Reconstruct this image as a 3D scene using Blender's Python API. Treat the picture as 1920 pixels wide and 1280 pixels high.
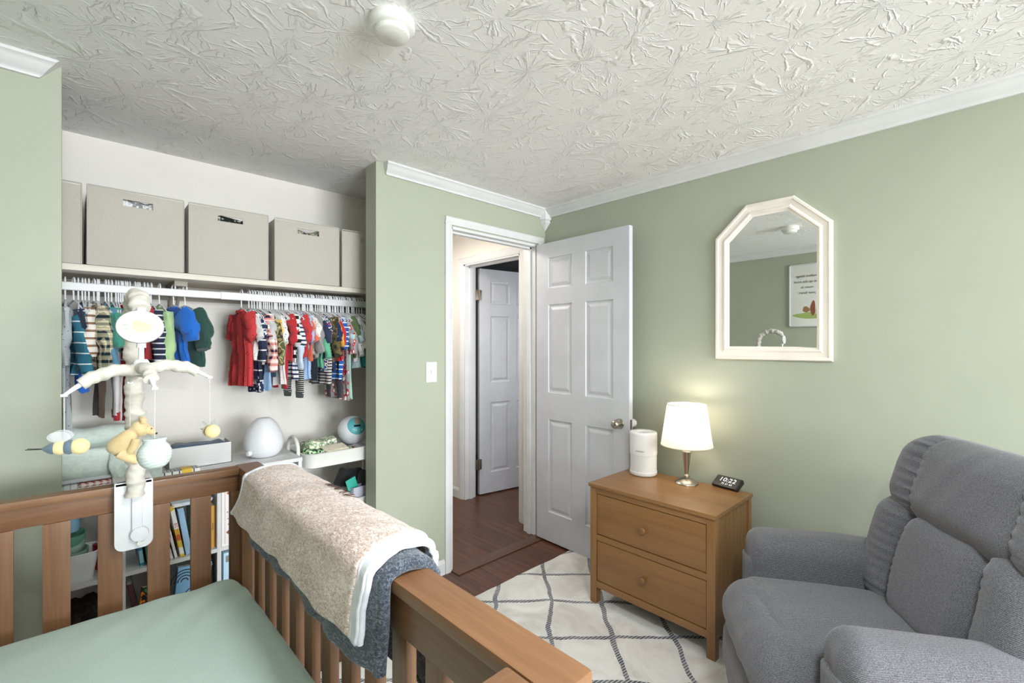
import bpy, bmesh, math, random
from mathutils import Vector, Matrix
from math import sin, cos, pi, radians
random.seed(7)
for o in list(bpy.data.objects): bpy.data.objects.remove(o)
SC = bpy.context.scene
C = SC.collection

# ---------------------------------------------------------------- camera, world, light, exposure
CAM_Z = 1.354
YAW = radians(46.276)
cd = bpy.data.cameras.new('camera'); cam = bpy.data.objects.new('camera', cd); C.objects.link(cam)
cam.location = (0, 0, CAM_Z)
cam.rotation_euler = (pi/2, 0, YAW - pi/2)
cd.sensor_width = 36; cd.lens = 36*866/1920; cd.shift_y = 5/1920; cd.clip_start = .02
SC.camera = cam
SC.view_settings.view_transform = 'Standard'
SC.view_settings.look = 'None'
SC.view_settings.exposure = 0.3
SC.view_settings.gamma = 1.0
SC.view_settings.use_curve_mapping = False
wd = bpy.data.worlds.new('daylight'); SC.world = wd; wd.use_nodes = True
wd.node_tree.nodes['Background'].inputs[0].default_value = (.80, .90, 1, 1)
wd.node_tree.nodes['Background'].inputs[1].default_value = 1.3

def area(name, loc, rot, sx, sy, power, col, spread=180):
    l = bpy.data.lights.new(name, 'AREA'); l.shape = 'RECTANGLE'; l.size = sx; l.size_y = sy
    l.energy = power; l.color = col; l.spread = radians(spread)
    o = bpy.data.objects.new(name, l); C.objects.link(o); o.location = loc; o.rotation_euler = rot
    return o
# daylight of the window behind the camera, and a second window added as fill
area('window_daylight', (1.45, -4.33, 1.42), (radians(106), 0, 0), 1.15, 1.2, 155, (.92, .955, 1.0))
area('window_daylight', (.15, -4.33, 1.42), (radians(106), 0, 0), 1.0, 1.2, 120, (.88, .935, 1.0))  # added left window, brightens the closet and the left side
# unseen fill lights added to even out the room, the hall and the side room
def point(name, loc, power, col, size):
    l = bpy.data.lights.new(name, 'POINT'); l.energy = power; l.color = col; l.shadow_soft_size = size
    o = bpy.data.objects.new(name, l); C.objects.link(o); o.location = loc
area('ceiling_fill_light', (.55, -.25, 2.235), (0, 0, 0), .34, .34, 26, (.90, .94, 1))  # added fill, out of view, lifts mattress, rug and lower walls
point('pendant_fill_light', (.25, -.95, 1.86), 6, (.95, .97, 1), .13)  # weak added fill, out of view, lifts the ceiling
area('hall_fill_light', (1.78, 2.95, 2.26), (0, 0, 0), .3, .3, 11, (1, .95, .90))  # added fill, out of view, brightens the hall and its door
area('side_room_fill_light', (3.15, 1.72, 1.35), (radians(90), 0, 0), .8, 1.0, 9, (.95, .97, 1))  # fill added to brighten the hall door; no window built there

# ---------------------------------------------------------------- the room's measures (metres)
XL, XR, YB, YR, H = -.30, 2.481, 2.248, -4.4, 2.316
YI = 2.363            # inner face of the closet front wall
YC = 2.8985           # closet rear wall
XA, XB = -.022, 1.161 # closet opening
DX0, DX1, DH = 1.64, 2.395, 2.055   # bedroom doorway
XCR = 1.50            # right end of closet

# ---------------------------------------------------------------- helpers
def lin(c):
    if isinstance(c, str):
        c = c.lstrip('#'); c = [int(c[i:i+2], 16)/255 for i in (0, 2, 4)]
        c = [x/12.92 if x <= .04045 else ((x+.055)/1.055)**2.4 for x in c]
    return (*c[:3], 1)

class NT:
    def __init__(s, name):
        s.m = bpy.data.materials.new(name); s.m.use_nodes = True
        s.t = s.m.node_tree; s.b = s.t.nodes['Principled BSDF']
    def n(s, typ, **kw):
        nd = s.t.nodes.new(typ)
        for k, v in kw.items():
            if k in nd.inputs: nd.inputs[k].default_value = v
            else: setattr(nd, k, v)
        return nd
    def l(s, a, b): s.t.links.new(a, b)
    def coord(s, scale=(1, 1, 1), kind='Object', rot=(0, 0, 0)):
        tc = s.n('ShaderNodeTexCoord'); mp = s.n('ShaderNodeMapping')
        mp.inputs['Scale'].default_value = scale; mp.inputs['Rotation'].default_value = rot
        s.l(tc.outputs[kind], mp.inputs[0]); return mp.outputs[0]
    def math(s, op, a, b=None, c=None):
        nd = s.n('ShaderNodeMath', operation=op)
        for i, v in enumerate((a, b, c)):
            if v is None: continue
            if isinstance(v, (int, float)): nd.inputs[i].default_value = v
            else: s.l(v, nd.inputs[i])
        return nd.outputs[0]
    def ramp(s, fac, stops, interp='LINEAR'):
        r = s.n('ShaderNodeValToRGB'); r.color_ramp.interpolation = interp
        while len(r.color_ramp.elements) < len(stops): r.color_ramp.elements.new(.5)
        for e, (p, c) in zip(r.color_ramp.elements, stops): e.position = p; e.color = lin(c)
        s.l(fac, r.inputs[0]); return r.outputs[0]
    def mix(s, f, a, b, typ='MIX'):
        nd = s.n('ShaderNodeMix', data_type='RGBA', blend_type=typ)
        for i, v in ((0, f), (6, a), (7, b)):
            if isinstance(v, (int, float)): nd.inputs[i].default_value = v
            elif isinstance(v, (str, tuple, list)): nd.inputs[i].default_value = lin(v)
            else: s.l(v, nd.inputs[i])
        return nd.outputs[2]
    def sep(s, v):
        nd = s.n('ShaderNodeSeparateXYZ'); s.l(v, nd.inputs[0]); return nd.outputs
    def noise(s, v, scale, detail=3, rough=.5, dist=0):
        nd = s.n('ShaderNodeTexNoise', Scale=scale, Detail=detail, Roughness=rough, Distortion=dist)
        if v is not None: s.l(v, nd.inputs['Vector'])
        return nd.outputs[0]
    def bump(s, h, strength, dist):
        b = s.n('ShaderNodeBump', Strength=strength, Distance=dist); s.l(h, b.inputs['Height'])
        s.l(b.outputs[0], s.b.inputs['Normal'])
    def set(s, color=None, rough=.5, metal=0, **kw):
        if color is not None:
            if isinstance(color, (str, tuple, list)): s.b.inputs['Base Color'].default_value = lin(color)
            else: s.l(color, s.b.inputs['Base Color'])
        s.b.inputs['Roughness'].default_value = rough; s.b.inputs['Metallic'].default_value = metal
        for k, v in kw.items(): s.b.inputs[k.replace('_', ' ')].default_value = v
        return s.m

def plain(name, col, rough=.5, metal=0, nb=0, ns=300, **kw):
    t = NT(name); v = t.coord()
    n = t.noise(v, 6)
    c = lin(col)
    lo = tuple(x*.95 for x in c[:3]); hi = tuple(min(1, x*1.04) for x in c[:3])
    r = t.ramp(n, [(.3, (lo)), (.7, (hi))])
    if nb: t.bump(t.noise(v, ns), nb, .002)
    return t.set(r, rough, metal, **kw)

def fabric(name, col, scale=900, depth=.25, vary=.12, sheen=.2):
    t = NT(name); v = t.coord()
    n = t.noise(v, scale*.35, 2); n2 = t.noise(v, 9, 3)
    c = lin(col)[:3]
    a = tuple(x*(1-vary) for x in c); b = tuple(min(1, x*(1+vary)) for x in c)
    m = t.mix(.75, t.ramp(n2, [(.3, a), (.7, b)]), t.ramp(n, [(.3, a), (.7, b)]))
    t.bump(n, depth, .002)
    t.set(m, .95); t.b.inputs['Sheen Weight'].default_value = sheen
    return t.m

def wood(name, dark, mid, light, axis='Y', rough=.42, fine=1.0, coat=.15):
    t = NT(name)
    sc = {'X': (1.2, 22, 22), 'Y': (22, 1.2, 22), 'Z': (22, 22, 1.2)}[axis]
    v = t.coord(tuple(x*fine for x in sc))
    n = t.noise(v, 1.0, 6, .6, .4)
    n2 = t.noise(t.coord(tuple(x*7*fine for x in sc)), 1, 3, .6)
    c = t.ramp(n, [(.25, dark), (.5, mid), (.75, light)])
    c = t.mix(.18, c, t.ramp(n2, [(.35, dark), (.65, light)]))
    t.bump(n2, .06, .001)
    t.set(c, rough); t.b.inputs['Coat Weight'].default_value = coat
    return t.m

def stripes(name, base, line, period, duty, axis=2, base2=None, ph=0):
    t = NT(name); v = t.coord(); s = t.sep(v)
    n = t.noise(v, 12)
    f = t.math('FRACT', t.math('ADD', t.math('DIVIDE', s[axis], period), t.math('MULTIPLY_ADD', n, .15, ph)))
    k = t.math('LESS_THAN', f, duty)
    c = t.mix(k, base, line)
    if base2:
        f2 = t.math('FRACT', t.math('DIVIDE', s[axis], period*3))
        c = t.mix(k, t.mix(t.math('LESS_THAN', f2, .5), base, base2), line)
    t.bump(t.noise(v, 300, 2), .2, .002)
    return t.set(c, .95)

def plaid(name, base, a, b, line, period=.045):
    t = NT(name); v = t.coord(); s = t.sep(v)
    u = t.math('ADD', s[1], t.math('MULTIPLY', s[0], .8)); w = s[2]
    def band(x, p, lo, hi):
        f = t.math('FRACT', t.math('ADD', t.math('DIVIDE', x, p), 10.3))
        return t.math('MULTIPLY', t.math('GREATER_THAN', f, lo), t.math('LESS_THAN', f, hi))
    c = t.mix(t.math('MULTIPLY', band(u, period, .1, .5), .65), base, a)
    c = t.mix(t.math('MULTIPLY', band(w, period, .1, .5), .65), c, a)
    c = t.mix(t.math('MULTIPLY', band(u, period, .1, .5), band(w, period, .1, .5)), c, b)
    c = t.mix(t.math('MAXIMUM', band(u, period, .72, .80), band(w, period, .72, .80)), c, line)
    t.bump(t.noise(v, 300, 2), .2, .002)
    return t.set(c, .95)

def blotch(name, cols, scale=30, detail=1, hard=True):
    t = NT(name); v = t.coord()
    n = t.noise(v, scale, detail)
    st = [(.34 + .32*i/max(1, len(cols)-1) if i else 0, c) for i, c in enumerate(cols)]
    c = t.ramp(n, st, 'CONSTANT' if hard else 'LINEAR')
    t.bump(t.noise(v, 300, 2), .2, .002)
    return t.set(c, .95)

def dots(name, base, dot, scale=45, thr=.16, rnd=1):
    t = NT(name); v = t.coord()
    vo = t.n('ShaderNodeTexVoronoi', Scale=scale, Randomness=rnd); t.l(v, vo.inputs['Vector'])
    k = t.math('LESS_THAN', vo.outputs['Distance'], thr)
    c = t.mix(k, base, dot)
    t.bump(t.noise(v, 300, 2), .2, .002)
    return t.set(c, .95)

def mesh_obj(name, verts, faces, mat, parent=None, smooth=True, ang=40):
    me = bpy.data.meshes.new(name)
    me.from_pydata([tuple(v) for v in verts], [], faces); me.update()
    bm = bmesh.new(); bm.from_mesh(me)
    bmesh.ops.recalc_face_normals(bm, faces=bm.faces)
    bm.to_mesh(me); bm.free()
    if mat is not None:
        for m in (mat if isinstance(mat, (list, tuple)) else [mat]): me.materials.append(m)
    if smooth:
        for p in me.polygons: p.use_smooth = True
        try: me.set_sharp_from_angle(angle=radians(ang))
        except Exception: pass
    o = bpy.data.objects.new(name, me); C.objects.link(o)
    if parent: o.parent = parent
    return o

class MB:
    """collects shapes and links them as one mesh object"""
    def __init__(s): s.v = []; s.f = []
    def add(s, vs, fs):
        k = len(s.v); s.v += [Vector(v) for v in vs]; s.f += [tuple(i+k for i in f) for f in fs]; return s
    def box(s, lo, hi, bev=0, mat4=None, seg=2):
        bm = bmesh.new(); bmesh.ops.create_cube(bm, size=1)
        for v in bm.verts:
            v.co = Vector([(lo[i]+hi[i])/2 + v.co[i]*(hi[i]-lo[i]) for i in range(3)])
        if bev:
            bmesh.ops.bevel(bm, geom=bm.edges[:], offset=bev, segments=seg, profile=.7, affect='EDGES', clamp_overlap=True)
        if mat4 is not None: bm.transform(mat4)
        bm.verts.index_update()
        s.add([v.co.copy() for v in bm.verts], [[v.index for v in f.verts] for f in bm.faces]); bm.free(); return s
    def lathe(s, prof, c=(0, 0, 0), n=40, mat4=None, cap=True):
        vs = []; fs = []
        for r, z in prof:
            for i in range(n):
                a = 2*pi*i/n; vs.append(Vector((r*cos(a), r*sin(a), z)))
        for j in range(len(prof)-1):
            for i in range(n):
                fs.append((j*n+i, j*n+(i+1) % n, (j+1)*n+(i+1) % n, (j+1)*n+i))
        if cap:
            if prof[0][0] > 1e-4: fs.append(tuple(range(n))[::-1])
            if prof[-1][0] > 1e-4: fs.append(tuple(range((len(prof)-1)*n, len(prof)*n)))
        if mat4 is not None: vs = [mat4 @ v for v in vs]
        vs = [v+Vector(c) for v in vs]
        return s.add(vs, fs)
    def tube(s, path, rad, n=10, sq=None, cap=True, wob=None):
        path = [Vector(p) for p in path]; m = len(path)
        if not isinstance(rad, (list, tuple)): rad = [rad]*m
        vs = []; fs = []; up = Vector((0, 0, 1)); prev = None
        for j, p in enumerate(path):
            t = (path[min(j+1, m-1)]-path[max(j-1, 0)]).normalized()
            if prev is None:
                a = t.cross(up)
                if a.length < .05: a = t.cross(Vector((0, 1, 0)))
                a.normalize()
            else:
                a = prev - t*prev.dot(t)
                if a.length < 1e-5: a = t.orthogonal()
                a.normalize()
            prev = a; b = t.cross(a)
            for i in range(n):
                th = 2*pi*i/n; r = rad[j]
                if wob: r *= wob(j, th)
                v = a*cos(th)*r + b*sin(th)*r
                if sq: v = Vector((v.x*sq[0], v.y*sq[1], v.z*sq[2]))
                vs.append(p+v)
        for j in range(m-1):
            for i in range(n):
                fs.append((j*n+i, j*n+(i+1) % n, (j+1)*n+(i+1) % n, (j+1)*n+i))
        if cap: fs.append(tuple(range(n))[::-1]); fs.append(tuple(range((m-1)*n, m*n)))
        return s.add(vs, fs)
    def grid(s, fn, nu, nv, closeu=False, closev=False):
        vs = [Vector(fn(i/(nu if closeu else nu-1), j/(nv if closev else nv-1))) for i in range(nu) for j in range(nv)]
        fs = []
        for i in range(nu if closeu else nu-1):
            for j in range(nv if closev else nv-1):
                a = i*nv+j; b = ((i+1) % nu)*nv+j; c = ((i+1) % nu)*nv+(j+1) % nv; d = i*nv+(j+1) % nv
                fs.append((a, b, c, d))
        return s.add(vs, fs)
    def prism(s, poly, fn, a, b):
        """poly 2d points, fn(u,v,w)->xyz, from w=a to w=b"""
        n = len(poly)
        vs = [fn(u, v, a) for u, v in poly]+[fn(u, v, b) for u, v in poly]
        fs = [tuple(range(n)), tuple(range(n, 2*n))[::-1]]+[(i, (i+1) % n, n+(i+1) % n, n+i) for i in range(n)]
        return s.add(vs, fs)
    def rbox(s, h, rad, n=22, fn=None, bulge=(0, 0, 0), mat4=None):
        """soft box: half sizes h, rounding rad, optional swelling of each axis"""
        idx = {}; vs = []; fs = []
        inner = [max(0, x-rad) for x in h]
        def vert(c):
            key = tuple(round(x, 5) for x in c)
            if key in idx: return idx[key]
            q = [sin(x*pi/2) if True else x for x in c]
            p = Vector([q[i]*h[i] for i in range(3)])
            cl = Vector([max(-inner[i], min(inner[i], p[i])) for i in range(3)])
            d = p-cl
            if d.length > 1e-9: p = cl + d.normalized()*rad
            for i in range(3):
                if bulge[i]:
                    j, k = [x for x in range(3) if x != i]
                    p[i] *= 1+bulge[i]*(1-min(1, abs(p[j])/h[j])**2)*(1-min(1, abs(p[k])/h[k])**2)
            if fn: p = Vector(fn(p))
            if mat4 is not None: p = mat4 @ p
            idx[key] = len(vs); vs.append(p); return idx[key]
        for ax in range(3):
            for sg in (-1, 1):
                u, w = [x for x in range(3) if x != ax]
                for i in range(n):
                    for j in range(n):
                        q = []
                        for (a, b) in ((i, j), (i+1, j), (i+1, j+1), (i, j+1)):
                            c = [0, 0, 0]; c[ax] = sg; c[u] = -1+2*a/n; c[w] = -1+2*b/n; q.append(vert(c))
                        fs.append(tuple(q))
        return s.add(vs, fs)
    def build(s, name, mat, parent=None, smooth=True, ang=40):
        return mesh_obj(name, s.v, s.f, mat, parent, smooth, ang)

def tag(o, label=None, cat=None, group=None, kind=None):
    if label: o['label'] = label
    if cat: o['category'] = cat
    if group: o['group'] = group
    if kind: o['kind'] = kind
    return o
def thing(name, label, cat, loc=(0, 0, 0), rz=0, group=None):
    o = bpy.data.objects.new(name, None); C.objects.link(o); o.empty_display_size = .05
    o.location = loc; o.rotation_euler = (0, 0, rz)
    return tag(o, label, cat, group)
def struct(o): return tag(o, kind='structure')
def bx(name, lo, hi, mat, parent=None, bev=0, smooth=False):
    return MB().box(lo, hi, bev).build(name, mat, parent, smooth=bool(bev))
def text_obj(name, s, size, mat, M4, parent=None, ext=.0004, align='CENTER'):
    cu = bpy.data.curves.new(name, 'FONT'); cu.body = s; cu.size = size; cu.extrude = ext
    cu.align_x = align; cu.align_y = 'CENTER'; cu.resolution_u = 2
    t = bpy.data.objects.new(name, cu); C.objects.link(t)
    dg = bpy.context.evaluated_depsgraph_get(); me = bpy.data.meshes.new_from_object(t.evaluated_get(dg))
    bpy.data.objects.remove(t); bpy.data.curves.remove(cu)
    me.name = name; me.transform(M4); me.materials.clear(); me.materials.append(mat)
    o = bpy.data.objects.new(name, me); C.objects.link(o)
    if parent: o.parent = parent
    return o
def axes(ex, ey, ez, loc=(0, 0, 0)):
    m = Matrix.Identity(4)
    for i, e in enumerate((ex, ey, ez)):
        e = Vector(e).normalized()
        for j in range(3): m[j][i] = e[j]
    for j in range(3): m[j][3] = loc[j]
    return m
def wig(x, seed=0):
    return sin(x*1.0+seed*1.7)*.5+sin(x*2.3+seed*3.1+1)*.3+sin(x*4.1+seed*.7+2)*.2

# ---------------------------------------------------------------- materials
def mat_wall(name, col, bstr=.12):
    t = NT(name); v = t.coord()
    n = t.noise(v, 60, 4, .6); c = lin(col)[:3]
    r = t.ramp(t.noise(v, 2), [(.3, tuple(x*.97 for x in c)), (.7, tuple(min(1, x*1.03) for x in c))])
    t.bump(n, bstr, .002); return t.set(r, .55)
M = {}
M['green'] = mat_wall('sage_wall_paint', '#a9ae9b')
M['cream'] = mat_wall('cream_wall_paint', '#e6e2da')
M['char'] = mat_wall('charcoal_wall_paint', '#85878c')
M['trim'] = plain('white_trim_paint', '#dadada', .4)
M['door'] = plain('white_door_paint', '#cacbd1', .4)
M['plastic'] = plain('white_plastic', '#e3e4e7', .35)
M['disc'] = plain('white_disc_plastic', '#c6c7c9', .45)
M['plastic_matt'] = plain('matt_white_plastic', '#eeeeef', .5)
M['off'] = plain('off_white_plastic', '#e6e6e0', .45)
M['nickel'] = plain('brushed_nickel', '#b9b2a6', .28, 1)
M['dark_metal'] = plain('aged_brass_metal', '#8d8375', .4, .8)
M['crib'] = wood('crib_wood', '#67432b', '#7e5839', '#926b49', 'Y', .45)
M['crib_x'] = wood('crib_wood_across', '#67432b', '#7e5839', '#926b49', 'X', .45)
M['crib_z'] = wood('crib_wood_upright', '#67432b', '#7e5839', '#926b49', 'Z', .45)
M['dr_y'] = wood('dresser_wood', '#795431', '#8d6439', '#997043', 'Y', .42, .8)
M['dr_z'] = wood('dresser_wood_upright', '#795431', '#8d6439', '#997043', 'Z', .42, .8)
M['dr_x'] = wood('dresser_wood_across', '#6f4c2b', '#835c34', '#8f683e', 'X', .42, .8)
M['black'] = plain('black_plastic', '#1c1c1e', .35)
M['gap'] = plain('dark_gap', '#1a120b', .8)

def mat_ceiling():
    t = NT('textured_ceiling_plaster'); v = t.coord((1, 1, 1))
    # stamped plaster: petals of thin ridges radiating from scattered centres
    warp = t.n('ShaderNodeTexNoise', Scale=16, Detail=3); t.l(v, warp.inputs['Vector'])
    vm = t.n('ShaderNodeVectorMath', operation='MULTIPLY_ADD'); t.l(warp.outputs['Color'], vm.inputs[0])
    vm.inputs[1].default_value = (.05, .05, 0); t.l(v, vm.inputs[2])
    hs = []
    for sc, ph, na, nr, th_ in ((4.3, 0, 2.0, 9, .075), (5.6, 3.3, 2.6, 12, .06)):
        ad = t.n('ShaderNodeVectorMath', operation='ADD'); ad.inputs[1].default_value = (ph, ph*.7, 0); t.l(vm.outputs[0], ad.inputs[0])
        vo = t.n('ShaderNodeTexVoronoi', voronoi_dimensions='2D', Scale=sc, Randomness=.75); t.l(ad.outputs[0], vo.inputs['Vector'])
        d = t.n('ShaderNodeVectorMath', operation='SUBTRACT'); t.l(ad.outputs[0], d.inputs[0]); t.l(vo.outputs['Position'], d.inputs[1])
        s = t.sep(d.outputs[0])
        an = t.math('ARCTAN2', s[1], s[0]); ln = t.n('ShaderNodeVectorMath', operation='LENGTH'); t.l(d.outputs[0], ln.inputs[0])
        cs = t.sep(vo.outputs['Color']); cb = t.n('ShaderNodeCombineXYZ')
        t.l(t.math('ADD', t.math('MULTIPLY', an, na), t.math('MULTIPLY', cs[0], 50)), cb.inputs[0])
        t.l(t.math('ADD', t.math('MULTIPLY', ln.outputs['Value'], nr), t.math('MULTIPLY', cs[1], 50)), cb.inputs[1])
        ve = t.n('ShaderNodeTexVoronoi', voronoi_dimensions='2D', feature='DISTANCE_TO_EDGE', Scale=1.0, Randomness=1.0); t.l(cb.outputs[0], ve.inputs['Vector'])
        r = t.math('MAXIMUM', t.math('SUBTRACT', 1, t.math('DIVIDE', ve.outputs['Distance'], th_)), 0)
        r = t.math('POWER', r, .7)
        msk = t.math('MULTIPLY', t.math('SUBTRACT', t.noise(v, 15, 3), .40), 7); msk.node.use_clamp = True
        hs.append(t.math('MULTIPLY', r, msk))
    h = t.math('MAXIMUM', hs[0], t.math('MULTIPLY', hs[1], .7))
    h = t.math('ADD', h, t.math('MULTIPLY', t.noise(v, 110, 3), .22))
    t.bump(h, .75, .0042)
    return t.set('#f6f5f4', .7)
M['ceil'] = mat_ceiling()

def mat_floor():
    t = NT('dark_laminate_planks'); v = t.coord((1, 1, 1)); s = t.sep(v)
    pw = .062
    row = t.math('FLOOR', t.math('DIVIDE', s[0], pw))
    off = t.math('FRACT', t.math('MULTIPLY', row, .377))
    u = t.math('ADD', s[1], t.math('MULTIPLY', off, .9))
    idn = t.math('FLOOR', t.math('DIVIDE', u, .9))
    cb = t.n('ShaderNodeCombineXYZ'); t.l(row, cb.inputs[0]); t.l(idn, cb.inputs[1])
    wn = t.n('ShaderNodeTexWhiteNoise', noise_dimensions='3D'); t.l(cb.outputs[0], wn.inputs[0])
    g = t.n('ShaderNodeCombineXYZ'); t.l(t.math('MULTIPLY', s[0], 45), g.inputs[0]); t.l(t.math('MULTIPLY', s[1], 2.2), g.inputs[1]); t.l(t.math('MULTIPLY', wn.outputs[0], 30), g.inputs[2])
    n = t.noise(g.outputs[0], 1, 5, .6, .6)
    c = t.ramp(n, [(.25, '#382117'), (.5, '#5c3825'), (.72, '#7a4c31')])
    c = t.mix(t.math('MULTIPLY', wn.outputs[0], .35), c, '#42261a')
    e = t.math('LESS_THAN', t.math('FRACT', t.math('DIVIDE', s[0], pw)), .035)
    c = t.mix(t.math('MULTIPLY', e, .7), c, '#1d0f0a')
    t.bump(n, .05, .001)
    return t.set(c, .33)
M['floor'] = mat_floor()
M['seam'] = wood('laminate_threshold', '#38211a', '#5c3a27', '#6c452e', 'X', .3)

def mat_rug():
    t = NT('cream_rug_with_navy_diamonds'); v = t.coord((1, 1, 1), 'Object'); s = t.sep(v)
    nz = t.noise(v, 3.5, 2); w = t.math('MULTIPLY', t.math('SUBTRACT', nz, .5), .11)
    nz2 = t.noise(v, 90, 2); fz = t.math('MULTIPLY', t.math('SUBTRACT', nz2, .5), .012)
    a = t.math('ADD', t.math('ADD', s[0], s[1]), w); b = t.math('ADD', t.math('SUBTRACT', s[0], s[1]), w)
    def line(x, off, per):
        f = t.math('FRACT', t.math('DIVIDE', t.math('ADD', t.math('SUBTRACT', x, off), 40*per), per))
        d = t.math('MULTIPLY', t.math('ABSOLUTE', t.math('SUBTRACT', f, .5)), per)
        return t.math('GREATER_THAN', t.math('ADD', d, fz), per/2-.0150)
    la = line(a, 3.82+.0, .41); lb = line(b, -.19, .385)
    k = t.math('MAXIMUM', la, lb)
    tick = t.math('GREATER_THAN', t.math('SINE', t.math('ADD', t.math('MULTIPLY', s[1], 520), t.math('MULTIPLY', s[0], 60))), -.45)
    k = t.math('MULTIPLY', k, t.math('MAXIMUM', tick, .35))
    k = t.math('MULTIPLY', k, t.math('ADD', .62, t.math('MULTIPLY', t.noise(v, 14), .5)))
    base = t.ramp(t.noise(v, 4, 4, .6, 1.2), [(.3, '#cdc9c2'), (.5, '#e2dfda'), (.7, '#eeece8')])
    c = t.mix(k, base, '#2c3347')
    t.bump(t.math('ADD', t.noise(v, 260, 3), t.math('MULTIPLY', t.noise(v, 10, 3), .8)), .6, .006)
    return t.set(c, .98)
M['rug'] = mat_rug()

def mat_tweed(name, a, b, c3, sc=700):
    t = NT(name); v = t.coord()
    n = t.noise(v, sc*.55, 3, .7)
    wv = t.n('ShaderNodeTexWave', wave_type='BANDS', bands_direction='DIAGONAL', Scale=sc*.18, Distortion=2.5); wv.inputs['Detail'].default_value = 2
    t.l(v, wv.inputs['Vector'])
    m = t.math('ADD', t.math('MULTIPLY', n, .75), t.math('MULTIPLY', wv.outputs['Fac'], .25))
    c = t.ramp(m, [(.32, a), (.5, b), (.68, c3)])
    t.bump(m, .35, .003)
    t.set(c, .95); t.b.inputs['Sheen Weight'].default_value = .25
    return t.m
M['chair'] = mat_tweed('grey_woven_upholstery', '#3c3c40', '#5f5e64', '#8b8a90')
M['mint'] = fabric('mint_mattress_sheet', '#c2d8cd', 700, .25, .06, .1)
M['mint_plush'] = fabric('mint_plush_fabric', '#d3e0d8', 160, .9, .08, .4)
M['scrunch'] = fabric('cream_scrunched_fabric', '#cfcabf', 300, .3, .04)
M['box'] = fabric('greige_box_fabric', '#b7b1a8', 800, .35, .06)
M['bin_grey'] = fabric('light_grey_bin_fabric', '#d5d5d5', 500, .3, .07)
def mat_nub(name, a, b, c3, sc, d=.004):
    t = NT(name); v = t.coord((1, .55, 1))
    w_ = t.noise(v, sc*.06, 3); n = t.noise(v, sc, 2, .6, 1.2)
    m = t.math('ADD', t.math('MULTIPLY', n, .75), t.math('MULTIPLY', w_, .25))
    t.bump(m, .8, d)
    t.set(t.ramp(m, [(.36, a), (.5, b), (.62, c3)]), .95); t.b.inputs['Sheen Weight'].default_value = .3
    return t.m
M['beige'] = mat_nub('beige_nubby_knit', '#ad9485', '#d6c1b5', '#f0e6df', 210)
M['white_fleece'] = fabric('white_fleece', '#d3d6dd', 200, .8, .06, .5)
M['bluegrey'] = mat_nub('blue_grey_fuzzy_knit', '#1f2530', '#3c4451', '#737d89', 210)
M['ivory'] = plain('ivory_mirror_frame_paint', '#efe6dc', .4)
t = NT('mirror_glass'); M['mirror'] = t.set('#f2f4f2', .01, 1)

# ---------------------------------------------------------------- room shell
w = MB()
for x0, x1 in ((XL-.12, XA), (XB, DX0)): w.box((x0, YB, 0), (x1, YI, H))
w.box((DX0, YB, DH), (XR, YI, H)); w.box((DX1, YB, 0), (XR, YI, DH))
struct(w.build('wall_back', M['green'], smooth=False))
struct(bx('wall_right', (XR, YR-.12, 0), (XR+.12, YB, H), M['green']))
struct(bx('wall_left', (XL-.12, YR-.12, 0), (XL, YB, H), M['green']))
# rear wall with its window and, on the left, one added for fill
w = MB()
wx = [(-.26, .68), (.86, 2.12)]; z0, z1 = .85, 2.05
xs = [XL, wx[0][0], wx[0][1], wx[1][0], wx[1][1], XR]
for i in range(5):
    if i in (1, 3): w.box((xs[i], YR-.12, 0), (xs[i+1], YR, z0)); w.box((xs[i], YR-.12, z1), (xs[i+1], YR, H))
    else: w.box((xs[i], YR-.12, 0), (xs[i+1], YR, H))
struct(w.build('wall_rear', M['green'], smooth=False))
for k, (a, b) in enumerate(wx):
    f = MB()
    for (p, q) in (((a, z0), (a+.04, z1)), ((b-.04, z0), (b, z1)), ((a, z0), (b, z0+.04)), ((a, z1-.04), (b, z1)), ((a, 1.43), (b, 1.47))):
        f.box((p[0], YR-.09, p[1]), (q[0], YR-.05, q[1]), .003)
    struct(f.build('window_%d' % (k+1), M['trim']))
struct(bx('ceiling', (XL-.5, YR-.12, H), (XR+1.7, 4.6, H+.1), M['ceil']))
struct(bx('floor', (XL-.5, YR-.12, -.1), (XR+1.7, 4.6, 0), M['floor']))
# closet
struct(bx('wall_closet_rear', (-.62, YC, 0), (XCR+.1, YC+.1, H), M['cream']))
struct(bx('wall_closet_left', (-.62, YI, 0), (-.52, YC, H), M['cream']))
struct(bx('wall_closet_right', (XCR, YI, 0), (XCR+.1, YC, H), M['cream']))
# hall
HX = XR
D2a, D2b = 2.50, 3.20     # second doorway along Y
w = MB(); w.box((HX, YI, 0), (HX+.115, D2a, H)); w.box((HX, D2b, 0), (HX+.115, 4.5, H)); w.box((HX, D2a, 2.045), (HX+.115, D2b, H))
struct(w.build('wall_hall_right', M['cream'], smooth=False))
struct(bx('wall_hall_far', (XCR, 4.4, 0), (HX, 4.5, H), M['cream']))
struct(bx('wall_hall_left', (XCR, YC+.1, 0), (XCR+.1, 4.4, H), M['cream']))
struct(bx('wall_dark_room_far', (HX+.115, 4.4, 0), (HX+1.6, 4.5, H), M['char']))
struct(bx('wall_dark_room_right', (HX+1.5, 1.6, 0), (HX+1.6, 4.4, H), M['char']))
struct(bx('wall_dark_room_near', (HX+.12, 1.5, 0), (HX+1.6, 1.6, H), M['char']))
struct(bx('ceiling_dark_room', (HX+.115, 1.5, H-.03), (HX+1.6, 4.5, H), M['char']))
struct(bx('trim_1', (DX0, 2.165, 0), (DX1, 2.255, .006), M['seam'], bev=.003))

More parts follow.
